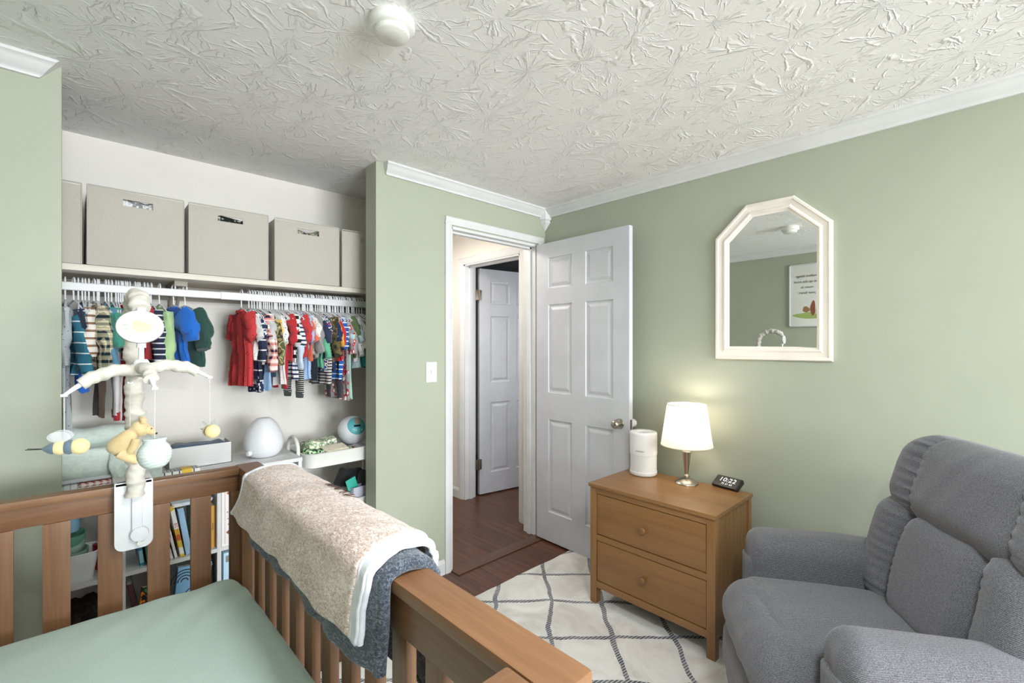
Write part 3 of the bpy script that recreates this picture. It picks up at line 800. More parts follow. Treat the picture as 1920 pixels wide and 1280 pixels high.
right = [
 ('romper', 'red romper with small dark marks, first of the right-hand clothes', .622, .03, .365, DOTR, dict(w=.106, slv=.09, sr=.036, th=.022, flare=1.30)),
 ('tee', 'light grey tee just right of the red romper', .656, 0, .24, DOTW, dict(slv=.09, smat=F('#cfcfcd'))),
 ('shirt', 'navy top with two white chest stripes beside the red romper', .669, 0, .34, stripes('navy_two_white_stripes', '#252b48', '#eceef2', .05, .12), dict(slv=.20, sr=.024)),
 ('romper', 'navy shark-print romper below the red plaid shirt', .680, 0, .40, NAVYP, dict(slv=.08, w=.09)),
 ('shirt', 'red, navy and white plaid long-sleeved shirt in the right-hand clothes', .694, .12, .26, PL_red, dict(slv=.25, sr=.034, out=.04)),
 ('tee', 'pale grey tee with rolled sleeves behind the red plaid shirt', .712, 0, .22, F('#c9cbc9'), dict(slv=.10, sr=.030)),
 ('romper', 'light blue denim romper hanging low between plaid and camouflage', .724, 0, .39, F('#8fb2d6'), dict(slv=.0, w=.10, th=.014)),
 ('shirt', 'camouflage long-sleeved shirt in green and tan', .742, .10, .26, CAMO, dict(slv=.22, sr=.030, out=.03)),
 ('pants', 'dark teal leggings with small print below the camouflage shirt', .752, 0, .33, F('#2c4a5a'), dict(w=.08)),
 ('tee', 'yellow short-sleeved tee behind the camouflage shirt', .764, 0, .20, F('#e2b13c'), dict(slv=.13, sr=.020, out=.02)),
 ('tee', 'white tee with grey drawings beside the yellow sleeve', .776, 0, .24, DOTW, dict(slv=.11, sr=.026)),
 ('sleeper', 'cream and pink dotted sleeper hanging in front of dark red legs', .790, 0, .37, dots('pink_dotted_cream', '#efe6e2', '#d98c8c', 120, .2), dict(slv=.0, w=.09)),
 ('pants', 'crimson red leggings hanging below the cream dotted sleeper', .802, 0, .39, F('#b11f2e'), dict(w=.09)),
 ('shirt', 'red shirt with black collar beside the black banded top', .814, 0, .25, F('#b9272f'), dict(slv=.11, sr=.030)),
 ('tee', 'white top with wide black bands and ringer cuffs', .828, .05, .26, ST_bwide, dict(slv=.12, sr=.032, cuff=F('#18181b'))),
 ('shirt', 'white shirt with navy stripes hanging behind a pale blue sleeve', .842, .05, .34, ST_wn, dict(slv=.12, th=.015)),
 ('shirt', 'pale blue plain shirt with long straight sleeve', .856, 0, .26, F('#c3d3e6'), dict(slv=.24, sr=.024, out=.02)),
 ('pants', 'black and white fine-striped pants with grey cuffs, lowest of the middle clothes', .872, .05, .42, ST_bw, dict(w=.105, cuff=F('#4a4a4d'))),
 ('tee', 'bright red tee with white trim in the middle of the right-hand clothes', .884, 0, .23, F('#c3373b'), dict(slv=.10, cuff=F('#eeeeee'))),
 ('romper', 'light blue chambray romper with tiny print', .902, .05, .35, DOTB, dict(slv=.10, sr=.032, th=.018, w=.10)),
 ('tee', 'coral orange tee with ruffled sleeve beside the chambray romper', .918, 0, .25, F('#e0694a'), dict(slv=.10, sr=.026)),
 ('tee', 'white tee with multicoloured print next to the coral one', .932, 0, .22, dots('multicolour_print', '#e6e2dc', '#b9965f', 90, .25), dict(slv=.08)),
 ('shirt', 'grey marl top with black cuffs, left of the mint green hoodie', .946, .05, .24, F('#908e8d'), dict(slv=.16, sr=.034, out=.03)),
 ('pants', 'dark navy pants showing below the grey marl top', .958, 0, .36, F('#1f2a3d'), dict(w=.08)),
 ('jacket', 'mint green zip jacket with white cuffs', .972, .05, .29, F('#5fb08c'), dict(slv=.19, sr=.026, out=.04)),
 ('tee', 'dark navy tee right of the mint green jacket', .988, 0, .24, F('#27324c'), dict(slv=.11)),
 ('romper', 'patchwork romper in blue, red and white', 1.002, 0, .31, PATCH, dict(slv=.08, w=.10)),
 ('shirt', 'striped grey and white romper skirt hanging low at centre right', 1.014, 0, .38, ST_multi, dict(slv=.0, th=.016)),
 ('jacket', 'brown camouflage jacket with hood, right-hand clothes', 1.030, .05, .26, CAMO2, dict(slv=.18, sr=.036, out=.03)),
 ('shirt', 'navy top with pale crest print under the brown camouflage', 1.044, 0, .31, dots('navy_crest_print', '#1f3157', '#c9d2e2', 50, .12), dict(slv=.10)),
 ('tee', 'mustard yellow tee beside the brown camouflage jacket', 1.058, 0, .23, F('#dfa93a'), dict(slv=.13, sr=.022)),
 ('tee', 'scarlet tee between mustard and striped blue', 1.072, 0, .25, F('#c52a33'), dict(slv=.12, sr=.022)),
 ('shirt', 'royal blue top with white stripes at the right end', 1.086, 0, .36, ST_blue, dict(slv=.14, w=.10, th=.015)),
 ('pants', 'charcoal pants with red specks below the blue striped top', 1.098, 0, .46, dots('charcoal_red_speck', '#46464c', '#b1343d', 60, .2), dict(w=.09)),
 ('sleeper', 'grey sleeper printed with red cars, longest at the right end', 1.116, .08, .47, CARS, dict(slv=.17, sr=.034, w=.105, th=.016)),
 ('sleeper', 'pale mint sleeper behind the grey car-print sleeper', 1.132, .05, .47, F('#b7d8cd'), dict(slv=.15, w=.105, out=.02)),
 ('tee', 'olive green tee near the right closet jamb', 1.150, 0, .24, F('#5f7048'), dict(slv=.07)),
 ('shirt', 'white dotted long-sleeved shirt near the right closet jamb', 1.166, .05, .26, DOTW, dict(slv=.18, sr=.026)),
 ('shirt', 'light aqua shirt hanging under the white dotted one', 1.182, 0, .30, F('#c4dbe2'), dict(slv=.10)),
 ('tee', 'cream tee with wide sleeve beside the right closet jamb', 1.198, .05, .20, F('#e3dfd6'), dict(slv=.14, sr=.036)),
 ('romper', 'teal romper at the right end under the cream tee', 1.214, 0, .29, F('#2f8f8a'), dict(slv=.0)),
 ('tee', 'taupe tee half hidden by the right closet jamb', 1.230, 0, .25, F('#9d948c'), dict(slv=.10)),
 ('sweater', 'dark grey sweater last before the right closet jamb', 1.262, 0, .30, F('#33363c'), dict(slv=.14)),
]
rng = random.Random(3)
for (k, lb, x, yaw, L, mt, ex) in right:
    yaw = (.10 if x < .65 else max(yaw, .0)+rng.uniform(.03, .12)); hang(x, yaw, RS); garment(k, lb, x, yaw, L*1.03, mt, **ex)
for x in (.705, .733, .783, .835, .863, .925, .965, 1.022, 1.065, 1.105, 1.140, 1.175, 1.206, 1.245): hang(x, .14, RS)

# ---------------------------------------------------------------- low white bookcase in the closet
BX = [-.19, .150, .476, .82]; BY0, BY1, BH = 2.37, 2.66, .795; SZ = .452
t_ = thing('cube_bookcase', 'low white cube bookcase standing in the closet behind the crib', 'bookcase', (.315, BY0, 0))
def rel(o, t): # keep world coordinates under an unrotated parent
    o.location = o.location - t.location; return o
for n_, lo, hi in (('top', (BX[0]-.01, BY0-.004, BH-.018), (BX[3]+.01, BY1, BH)), ('bottom', (BX[0], BY0, .03), (BX[3], BY1, .046))):
    rel(bx(n_, lo, hi, M['trim'], t_, .0015), t_)
for i, x in enumerate(BX): rel(bx('divider', (x-.008, BY0, 0), (x+.008, BY1, BH-.018), M['trim'], t_, .0015), t_)
for i in range(3): rel(bx('shelf', (BX[i]+.008, BY0+.002, SZ-.016), (BX[i+1]-.008, BY1, SZ), M['trim'], t_), t_)

def book(label, x, y, z, w_, d_, h_, mat, lean=0, spine=None, scol=None, cat='book', rz=0, name='book', face=None):
    t_ = thing(name, label, cat, (x, y, z), rz, 'books on the bookcase')
    m4 = Matrix.Rotation(lean, 4, 'Y')
    m = MB(); m.box((0, 0, 0), (w_, .0015, h_), 0, m4); m.box((0, 0, 0), (.0015, d_, h_), 0, m4); m.box((w_-.0015, 0, 0), (w_, d_, h_), 0, m4)
    m.build('cover', mat, t_, smooth=False)
    MB().box((.0015, .0015, .003), (w_-.0015, d_-.004, h_-.003), 0, m4).build('pages', M['paper'], t_, smooth=False)
    if spine:
        a = axes((0, 0, -1), (1, 0, 0), (0, -1, 0), (w_/2, -.0008, h_*.5))
        text_obj('spine_title', spine, w_*.75, scol, m4 @ a, t_)
    if face: face(t_, m4)
    return t_
M['paper'] = plain('book_pages', '#e9e4d8', .8)
P_ = lambda n, c: plain('print_'+n, c, .45)
red_i, dark_i, white_i = P_('red_ink', '#c2272b'), P_('dark_ink', '#2a2a33'), P_('white_ink', '#f4f4f4')
Z1 = SZ
book('teal and pink spined book, first on the upper bookcase shelf below the mobile clamp', .205, 2.395, Z1, .016, .17, .20, blotch('teal_pink_cover', ['#2f7fa0', '#8fc3d4', '#d05a92', '#3c8d8b'], 18, 1), -.12)
book('dark green spined book beside the teal and pink one', .226, 2.39, Z1, .017, .17, .205, P_('dark_green', '#1f6f63'), -.10, 'STAR', white_i)
book('white spined book with red and green lettering under the mobile clamp', .246, 2.385, Z1, .014, .17, .21, P_('white_cover', '#efefec'), -.08, 'DANCE', red_i)
book('navy and white thin book leaning left of the big red-lettered spine', .303, 2.385, Z1, .012, .19, .20, blotch('navy_white_cover', ['#eeeeee', '#4a6fb0', '#e8e8ec'], 10, 0), -.22)
book('white leaning picture book with small red print on its spine', .318, 2.39, Z1, .012, .19, .215, P_('white_cover_b', '#f2f0ee'), -.20, 'once upon', red_i)
book('yellow-red spined book reading BIG WORDS', .336, 2.385, Z1, .018, .20, .225, blotch('yellow_red_cover', ['#f3f2ee', '#e9c548', '#d8803a', '#f1efe9'], 9, 0), -.17, 'BIG WORDS', red_i)
book('thick pale blue spined book beside BIG WORDS', .357, 2.392, Z1, .024, .20, .205, P_('pale_blue', '#9cc1e2'), -.15)
book('green patterned spine book with yellow top edge', .398, 2.41, Z1, .016, .20, .20, blotch('green_pattern_cover', ['#6fae96', '#c9dc8f', '#3d8a86', '#d75443'], 30, 1), -.06)
book('navy blue thick book with white letters and yellow foot', .413, 2.41, Z1, .028, .20, .205, P_('navy_cover', '#1f4a80'), -.03, 'NITE', white_i)
book('mustard yellow book standing alone beside the right divider', .450, 2.40, Z1, .016, .18, .185, P_('mustard', '#d99f3c'), 0, 'honey', dark_i)
t_ = MB().box((-.07, -.09, 0), (.07, .09, .004)).box((-.065, -.085, .004), (.075, .08, .009)).box((-.072, -.09, .009), (.06, .085, .013))
o = t_.build('magazine_stack', blotch('pale_blue_magazine', ['#dfe8f2', '#f4f6f8', '#a9bfe0', '#c9b3d6'], 14, 2), smooth=False)
o.location = (.38, 2.47, .668); tag(o, 'pale blue magazines lying flat across the tops of the leaning books', 'magazines')
# lower cubes
Z0 = .046
def arcs(t_, m4):
    for (cx_, cz_) in ((.06, .30), (.10, .22)):
        for r in (.012, .024, .036, .048):
            MB().tube([(cx_+r*cos(a), -.0012, cz_+r*sin(a)) for a in [i*pi/10 for i in range(11)]], .0022, 5).build('arc_print', dark_i, t_)
book('tan spined paperback standing between the maroon book and the arc-patterned book', .276, 2.40, Z0, .016, .18, .30, P_('tan_cover', '#c9a878'), -.04)
book('pale blue board book with black concentric arcs in the lower middle cube', .292, 2.385, .20-.154, .125, .03, .365, P_('sky_cover', '#7fb6dd'), .10, face=arcs)
book('black book with white dashes in the lower middle cube', .426, 2.39, Z0, .036, .20, .36, dots('black_white_dash', '#17181a', '#e9e9e6', 45, .18), -.02)
book('thin aqua book lying beneath the arc-patterned book', .288, 2.40, Z0, .012, .2, .31, P_('aqua_cover', '#63b7a5'), -.03)
book('green, orange and black swirl-patterned book in the lower middle cube', .170, 2.385, Z0, .075, .02, .325, blotch('swirl_cover', ['#2b8a4d', '#1c1a18', '#e07a2c', '#e7c343', '#1d2b22'], 24, 2), .12)
book('dark red book leaning behind the swirl-patterned book', .225, 2.42, Z0, .02, .18, .34, P_('maroon', '#4e1f22'), -.18)
book('blue spined book next to the zebra-striped spine', .262, 2.39, Z0, .02, .18, .35, P_('mid_blue', '#3f8fc0'), -.02)
# right cube: large white picture book facing forward
t_ = thing('picture_book', 'white picture book facing out with a red top band and small coloured drawings', 'book', (.487, 2.378, SZ))
MB().box((0, 0, 0), (.21, .012, .285), .001).build('cover', M['paperwhite'] if 'paperwhite' in M else P_('paper_white', '#f4f3f1'), t_)
bx('top_band', (.004, -.001, .265), (.206, .0, .282), red_i, t_)
bx('margin_line', (.012, -.001, .01), (.0135, .0, .262), P_('pink_line', '#e08aa0'), t_)
def diamond(cx_, cz_, r, m_, nm): 
    MB().add([(cx_-r, -.0012, cz_), (cx_, -.0012, cz_-r), (cx_+r*.9, -.0012, cz_-.2*r), (cx_+.3*r, -.0012, cz_+r)], [(0, 1, 2, 3)]).build(nm, m_, t_, smooth=False)
diamond(.034, .235, .016, P_('kite_red', '#c75a35'), 'kite_drawing')
diamond(.045, .185, .014, P_('orange_print', '#dd8b3a'), 'blossom_drawing')
diamond(.030, .060, .014, P_('brown_print', '#8d5c37'), 'ball_drawing')
diamond(.046, .048, .012, P_('blue_print', '#4d8fd0'), 'ball_drawing')
for (a, b) in ((.022, .15), (.03, .165), (.024, .12), (.036, .11), (.026, .095), (.05, .14)): diamond(a, b, .003, dark_i, 'dot_drawing')
text_obj('cover_title', 'bedtime', .018, P_('mauve_ink', '#b98aa0'), axes((1, 0, 0), (0, 0, 1), (0, -1, 0), (.06, -.0012, .13)), t_)
# right lower cube: fabric cube with metal label holder
t_ = thing('fabric_cube', 'pale blue and white fabric cube with a label holder in the lower right compartment', 'storage cube', (.648, 2.376, Z0))
MB().box((-.155, 0, 0), (.155, .26, .375), .006).build('cube_body', P_('pale_aqua', '#b9dcef'), t_)
bx('front_panel', (-.11, -.003, .02), (.11, 0, .30), P_('soft_peach', '#e4d9d0'), t_, .001)
bx('label_holder', (-.145, -.005, .335), (-.04, 0, .362), P_('label_grey', '#8c8a86'), t_, .001)
# left cubes
t_ = thing('storage_bin', 'small white plastic bin on the upper left bookcase shelf', 'bin', (.005, 2.45, SZ))
m = MB()
def binf(u, v_):
    a = 2*pi*v_; h = u; r = .052+.014*h
    q = lambda c: math.copysign(abs(c)**.35, c)
    return (r*1.15*q(cos(a)), .055*q(sin(a))*(1+.15*h), .105*h)
m.grid(binf, 6, 32, closev=True); m.f.append(tuple(range(32)))
m.build('bin_shell', M['plastic'], t_)
MB().tube([binf(1, i/32) for i in range(33)], .003, 6).build('rim', M['plastic'], t_)
def bowl(label, x, y, z, r, h, mat, tilt=0):
    m = MB().lathe([(.0001, 0), (r*.7, 0), (r, h*.5), (r*1.05, h), (r*.95, h), (r*.85, h*.5), (.0001, h*.25)], n=28)
    o = m.build('bowl', mat); o.location = (x, y, z); o.rotation_euler = (tilt, tilt*.6, 0)
    return tag(o, label, 'bowl', 'green bowls in the small white bin')
gm = P_('sage_silicone', '#8fb09d')
bowl('pale green bowl lowest in the small white bin', .0, 2.45, SZ+.065, .050, .05, gm, .05)
bowl('pale green bowl in the middle of the stack in the white bin', -.003, 2.45, SZ+.098, .048, .055, gm, -.1)
bowl('dark-rimmed green bowl on top of the bowl stack', -.004, 2.44, SZ+.135, .044, .05, P_('green_silicone', '#5f957e'), .15)
o = MB().lathe([(.0001, 0), (.03, .004), (.036, .03), (.03, .055), (.0001, .062)], n=28).build('toy_ball', P_('baby_blue', '#7fa9c4')); o.location = (-.005, 2.44, SZ+.185)
tag(o, 'light blue rounded cup on top of the green bowls', 'cup')
o = MB().lathe([(.0001, 0), (.026, 0), (.03, .01), (.03, .045), (.024, .05), (.03, .055), (.03, .10), (.0001, .104)], n=28).build('red_canister', P_('red_plastic', '#a3202c')); o.location = (.095, 2.50, SZ)
tag(o, 'shiny red canister right of the white bin', 'canister')
m = MB(); m.rbox((.085, .09, .15), .07, 18, fn=lambda p: (p.x+.006*wig(p.z*70, 1), p.y+.008*wig(p.x*80+p.z*50, 2), p.z+.010*wig(p.x*60, 3)))
o = m.build('fur_hat', blotch('dark_brown_fur', ['#1d1512', '#33241d', '#120d0b'], 40, 4)); o.location = (.03, 2.49, .20)
tag(o, 'dark brown ribbed fur bundle in the lower left bookcase cube', 'fur bundle')

# ---- things on top of the bookcase
TZ = BH
t_ = thing('folded_quilt', 'white quilt with a red gingham strip folded under the mint changing pad', 'quilt', (.0, 2.52, TZ))
MB().rbox((.17, .13, .016), .014, 14, fn=lambda p: (p.x, p.y, p.z+.017+.002*wig(p.x*60, 1))).build('white_layer', stripes('white_quilt_stripe', '#e6e8e8', '#b9bfc0', .02, .2, 0), t_)
MB().rbox((.05, .131, .010), .009, 12, fn=lambda p: (p.x+.07, p.y-.003, p.z+.024)).build('gingham_strip', PL_ging, t_)
t_ = thing('changing_pad', 'mint green plush changing pad on the left end of the bookcase', 'changing pad', (.04, 2.54, TZ+.034))
def padf(p):
    z = p.z+.055; x = p.x
    e = abs(p.y)/.15
    return (x*(1+.02*wig(p.z*30, 1)), p.y, z+.035*e**3*(1 if p.z > 0 else 0)+.004*wig(p.x*28+p.y*20, 4))
MB().rbox((.235, .155, .05), .042, 26, fn=padf).build('pad', M['mint_plush'], t_)
MB().rbox((.20, .045, .040), .038, 22, fn=lambda p: (p.x, p.y+.095, p.z+.130+.012*abs(sin(p.x*16))+.003*wig(p.x*60, 2))).build('raised_edge', M['mint_plush'], t_)
MB().box((-.236, -.158, .004), (.236, -.14, .016), .005).build('white_piping', M['white_fleece'], t_)
t_ = thing('hooded_towel', 'mint green plush towel corner draped over the front of the changing pad', 'towel', (.135, 2.40, TZ))
def tow(u, v_):
    x = -.02+.155*u+.012*wig(v_*5, 1); 
    s_ = v_
    if s_ < .45: y = .06-.06*s_/.45*1.0; z = .145+.004*wig(u*8, 2)
    else: k = (s_-.45)/.55; y = -.012-.012*sin(k*3)-.010*wig(u*9+k*2, 3); z = .145-.138*k
    return (x, y-.008, z)
m = MB().grid(tow, 26, 26); o = m.build('towel_cloth', M['mint_plush'], t_)
md = o.modifiers.new('s', 'SOLIDIFY'); md.thickness = .008
MB().tube([(.035+.035*cos(a), -.034, .055+.040*sin(a)) for a in [i*2*pi/24 for i in range(25)]], .003, 6).build('stitched_ear', M['mint_plush'], t_)

t_ = thing('fabric_bin', 'pale grey fabric bin with a dark blue cloth inside, on the bookcase', 'fabric bin', (.432, 2.50, TZ), 0)
m = MB(); a, b, c_, hh = .122, .0, .13, .098
m.box((-a, 0, 0), (a, .004, hh), .001); m.box((-a, c_-.004, 0), (a, c_, hh), .001); m.box((-a, 0, 0), (-a+.004, c_, hh), .001); m.box((a-.004, 0, 0), (a, c_, hh), .001); m.box((-a, 0, 0), (a, c_, .004))
m.build('bin_body', M['bin_grey'], t_)
m = MB(); m.rbox((.10, .045, .014), .013, 16, fn=lambda p: (p.x, p.y, p.z+.006*wig(p.x*30, 2)))
o = m.build('folded_cloth', F('#4d6279')); o.location = (.43, 2.565, TZ+.087); tag(o, 'dark blue folded cloth inside the pale grey fabric bin', 'cloth')
t_ = thing('wipes_case', 'black and white checked wipes case with a yellow lid lying at the bookcase edge', 'wipes case', (.338, 2.450, TZ), radians(1))
tt = NT('black_white_tiles'); v = tt.coord(); br = tt.n('ShaderNodeTexBrick', Scale=1.0); tt.l(v, br.inputs['Vector'])
for k_, c0 in (('Color1', '#e9e9e6'), ('Color2', '#dededb'), ('Mortar', '#23262c')): br.inputs[k_].default_value = lin(c0)
br.inputs['Brick Width'].default_value = .026; br.inputs['Row Height'].default_value = .0125; br.inputs['Mortar Size'].default_value = .0022
mt = tt.set(br.outputs[0], .5)
MB().box((-.105, -.035, 0), (.075, .03, .016), .004).build('case', mt, t_)
MB().box((.008, -.037, .001), (.046, .022, .020), .003).build('lid', P_('yellow_lid', '#e3bc2f'), t_)

# humidifier
t_ = thing('humidifier', 'white egg-shaped humidifier on the bookcase top', 'humidifier', (.700, 2.53, TZ))
prof = [(.0001, 0), (.052, 0), (.066, .006), (.084, .030), (.090, .055), (.0905, .075), (.085, .105), (.072, .140), (.055, .168), (.036, .186), (.024, .192), (.022, .190), (.0001, .188)]
def smooth_prof(p, n=4):
    for _ in range(n):
        q = [p[0]]
        for a, b in zip(p[:-1], p[1:]): q += [(a[0]*.75+b[0]*.25, a[1]*.75+b[1]*.25), (a[0]*.25+b[0]*.75, a[1]*.25+b[1]*.75)]
        p = q+[p[-1]]
    return p
MB().lathe(smooth_prof(prof, 2), n=56).build('tank', M['plastic'], t_)
MB().lathe([(.0862, .0), (.0868, .001), (.0862, .002)], c=(0, 0, .032), n=56, cap=False).build('seam', M['off'], t_)
MB().lathe([(.0001, 0), (.013, 0), (.014, .008), (.010, .016), (.0001, .017)], n=22, mat4=axes((0, 0, 1), (.45, -.9, 0), (-.9, -.45, 0), (-.072, -.045, .032))).build('dial', M['plastic'], t_)

# ---- rolling cart right of the bookcase
CX0, CX1, CY0, CY1 = .862, 1.27, 2.40, 2.72
t_ = thing('utility_cart', 'off-white three tier rolling cart at the right end of the closet', 'cart', (1.05, 2.56, 0))
def tray(z0_, hh_):
    m = MB(); rc = .055
    def ring(off, z):
        pts = []
        for (cx_, cy_, a0) in ((CX1-rc, CY1-rc, 0), (CX0+rc, CY1-rc, pi/2), (CX0+rc, CY0+rc, pi), (CX1-rc, CY0+rc, 3*pi/2)):
            for i in range(9):
                a = a0+i*pi/16; pts.append((cx_+(rc+off)*cos(a)-1.05, cy_+(rc+off)*sin(a)-2.56, z))
        return pts
    rs = [ring(-.012, z0_), ring(-.004, z0_+.004), ring(0, z0_+hh_-.006), ring(.004, z0_+hh_), ring(.0, z0_+hh_+.002), ring(-.004, z0_+hh_-.004), ring(-.010, z0_+.008)]
    n = 36; vs = sum(rs, [])
    fs = [(k*n+i, k*n+(i+1) % n, (k+1)*n+(i+1) % n, (k+1)*n+i) for k in range(len(rs)-1) for i in range(n)]
    fs += [tuple(range(n))[::-1], tuple(range((len(rs)-1)*n, len(rs)*n))]
    return m.add(vs, fs).build('tray', M['off'], t_)
tray(.715, .075); tray(.44, .075); tray(.14, .075)
m = MB()
for xx in (CX0-.012-1.05, CX1+.012-1.05):
    pts = [(xx, -.075, .06)]+[(xx, -.075, .80)]+[(xx, -.075*cos(a), .80+.065*sin(a)) for a in [i*pi/12 for i in range(1, 12)]]+[(xx, .075, .80), (xx, .075, .06)]
    q = MB().tube(pts, .0095, 10); q.build('handle_frame', M['off'], t_)
for xx in (CX0+.02-1.05, CX1-.02-1.05):
    for yy in (-.10, .10):
        MB().lathe([(.0001, -.008), (.022, -.008), (.024, 0), (.022, .008), (.0001, .008)], n=20, mat4=axes((0, 1, 0), (0, 0, 1), (1, 0, 0), (xx, yy, .024))).build('caster', M['black'], t_)
for xx in (CX0+.02-1.05, CX1-.02-1.05):
    for yy in (-.10, .10): MB().tube([(xx, yy, .03), (xx, yy, .14)], .006, 8).build('caster_stem', M['off'], t_)
# on the top tray
TT = .724
def pack(label, x, y, z, sx, sy, sz, mat, rx=0, ry=0, rz=0, name='nappy_pack', cat='pack', rad=.01, sd=1):
    m = MB().rbox((sx, sy, sz), rad, 12, fn=lambda p: (p.x, p.y, p.z+.004*wig(p.x*60, sd)))
    o = m.build(name, mat); o.location = (x, y, z); o.rotation_euler = (rx, ry, rz)
    return tag(o, label, cat)
GRN = blotch('cream_green_package_print', ['#e9e5d3', '#cfd6b6', '#7f9a78', '#f0eee2', '#2a3b35'], 32, 2)
pack('green and black printed wipes pack at the left front of the top cart tray', .925, 2.475, TT+.048, .05, .035, .030, blotch('green_black_print', ['#22312c', '#79b06f', '#d7e6c8', '#1a2422'], 38, 1), .1, .1, .2, 'wipes_pack', 'wipes pack', sd=2)
pack('white flip-top wipes pouch standing behind the green pack on the cart', .952, 2.52, TT+.062, .055, .03, .045, GRN, -.2, .25, .2, 'wipes_pouch', 'wipes pouch', sd=3)
pack('cream rounded wipes pack with a dark band, middle of the top cart tray', 1.035, 2.47, TT+.045, .065, .04, .034, fabric('cream_pack_film', '#e6dcc2', 200, .2), .25, 0, .1, 'cream_pack', 'wipes pack', sd=4)
pack('dark blue-grey label band around the cream wipes pack', 1.035, 2.452, TT+.046, .067, .024, .013, fabric('slate_band', '#4a5663', 200, .2), .25, 0, .1, 'label_band', 'label band', rad=.008, sd=5)
pack('pale green folded muslin lying behind the cream pack on the cart', 1.0, 2.60, TT+.065, .09, .04, .035, GRN, .1, -.1, -.1, 'muslin_cloth', 'cloth', sd=6)
pack('small brown and teal pouch at the right of the cream pack', 1.118, 2.46, TT+.040, .022, .02, .028, blotch('brown_teal_print', ['#5a4437', '#c9b7a5', '#3fa8a5', '#2a2a2a'], 50, 1), .1, .3, .3, 'small_pouch', 'pouch', sd=7)
pack('grey crinkled plastic bag beneath the white and teal pump', 1.18, 2.50, TT+.032, .055, .05, .022, fabric('grey_film', '#b9b9bb', 90, .8), .05, 0, .1, 'plastic_bag', 'bag', sd=8)
t_ = thing('breast_pump', 'white egg-shaped breast pump with a teal control panel on the top cart tray', 'breast pump', (1.19, 2.585, TT+.055))
mm = Matrix.Translation((0, 0, .075)) @ Matrix.Rotation(radians(18), 4, 'Y') @ Matrix.Rotation(radians(12), 4, 'X')
m = MB(); m.rbox((.084, .083, .083), .0829, 24, mat4=mm); m.build('shell', M['plastic'], t_)
fc = Vector((-.10, -.86, .50)).normalized()
ux = Vector((0, 0, 1)).cross(fc).normalized()
pm = axes(ux, fc.cross(ux), fc, tuple(Vector((0, 0, .075))+fc*.0850))
RD = .084
dz_ = lambda r: math.sqrt(RD*RD-r*r)-RD
MB().lathe([(max(.0001, .006*i_), dz_(.006*i_)+(.0 if i_ < 9 else -.003)) for i_ in range(10)], n=36, mat4=pm, cap=False).build('control_panel', plain('teal_panel', '#5fb4bd', .35), t_)
MB().lathe([(max(.0001, .0055*i_), dz_(.0055*i_)+.0006) for i_ in range(5)], n=28, mat4=pm @ Matrix.Translation((.004, .024, -.0035)) @ Matrix.Rotation(-.29, 4, 'X'), cap=False).build('tan_badge', plain('tan_badge', '#9c8f7c', .5), t_)
MB().box((-.019, -.013, -.006), (.019, -.001, .0012), .003, pm).build('display', M['black'], t_)
m = MB()
for k_ in range(4): MB().lathe([(.0001, .003), (.004, .0025), (.004, -.003)], n=10, mat4=pm @ Matrix.Translation((-.024+.016*k_, -.026-.005*(k_ % 2), dz_(.034)))).build('button', plain('pale_buttons', '#bfe3e4', .4), t_)
# second tray
T2 = .449
pack('black shiny pouch leaning at the back of the second cart tray', 1.15, 2.56, T2+.145, .075, .02, .055, fabric('black_film', '#1f1d1e', 80, .8), .3, .25, .3, 'black_pouch', 'pouch', rad=.012, sd=9)
pack('dark mesh bag piled under the top tray at the far right', 1.24, 2.50, T2+.12, .05, .05, .06, fabric('dark_mesh', '#3a3839', 80, .9), 0, .2, .3, 'mesh_bag', 'bag', rad=.03, sd=10)
t_ = thing('card_caddy', 'lilac-grey open caddy holding a teal card on the second cart tray', 'caddy', (1.165, 2.425, T2+.004), radians(8))
m = MB(); m.box((-.05, 0, 0), (.06, .003, .115), .001); m.box((-.05, .05, 0), (.06, .053, .115), .001); m.box((-.05, 0, 0), (-.047, .053, .115), .001); m.box((.057, 0, 0), (.06, .053, .115), .001); m.box((-.05, 0, 0), (.06, .053, .003))
m.build('caddy_body', plain('lilac_grey_plastic', '#b9bac9', .4), t_)
o = MB().box((-.03, 0, 0), (.03, .004, .11), .001).build('teal_card', P_('teal_card', '#35ab96')); o.location = (1.145, 2.452, T2+.060); o.rotation_euler = (0, -.3, .1); tag(o, 'teal card with white border standing in the lilac caddy', 'card')
m = MB().lathe([(.008, 0), (.010, .02), (.034, .055), (.036, .056), (.012, .020), (.010, 0)], n=26, cap=False)
o = m.build('pump_funnel', plain('translucent_shield', '#dfe4ea', .25)); o.location = (1.075, 2.45, T2+.055); o.rotation_euler = (1.3, .2, .9); tag(o, 'clear plastic funnel shield lying left of the lilac caddy', 'funnel')
m = MB().lathe([(.0001, 0), (.012, 0), (.012, .05), (.016, .055), (.016, .075), (.007, .095), (.0001, .098)], n=22)
o = m.build('feeding_bottle', plain('clear_bottle_plastic', '#dbe6ee', .2)); o.location = (.96, 2.45, T2+.006); o.rotation_euler = (0, .15, 0); tag(o, 'small clear bottle standing at the left of the second cart tray', 'bottle')
m = MB().tube([(0, 0, 0), (-.02, 0, .03), (-.035, 0, .06)], [.007, .008, .004], 10)
o = m.build('white_spoon', M['plastic']); o.location = (1.11, 2.42, T2+.012); tag(o, 'white curved plastic handle leaning beside the lilac caddy', 'handle')
o = MB().rbox((.11, .07, .02), .018, 14, fn=lambda p: (p.x, p.y, p.z+.006*wig(p.x*50+p.y*60, 2))).build('cable_bundle', fabric('grey_cable_pile', '#70757d', 60, .9)); o.location = (1.0, 2.54, T2+.026); tag(o, 'grey tangle of tubing lying flat in the second cart tray', 'tubing')
o = MB().rbox((.062, .008, .062), .0079, 14).build('round_fan', M['off']); o.location = (1.36, 2.70, 1.17)
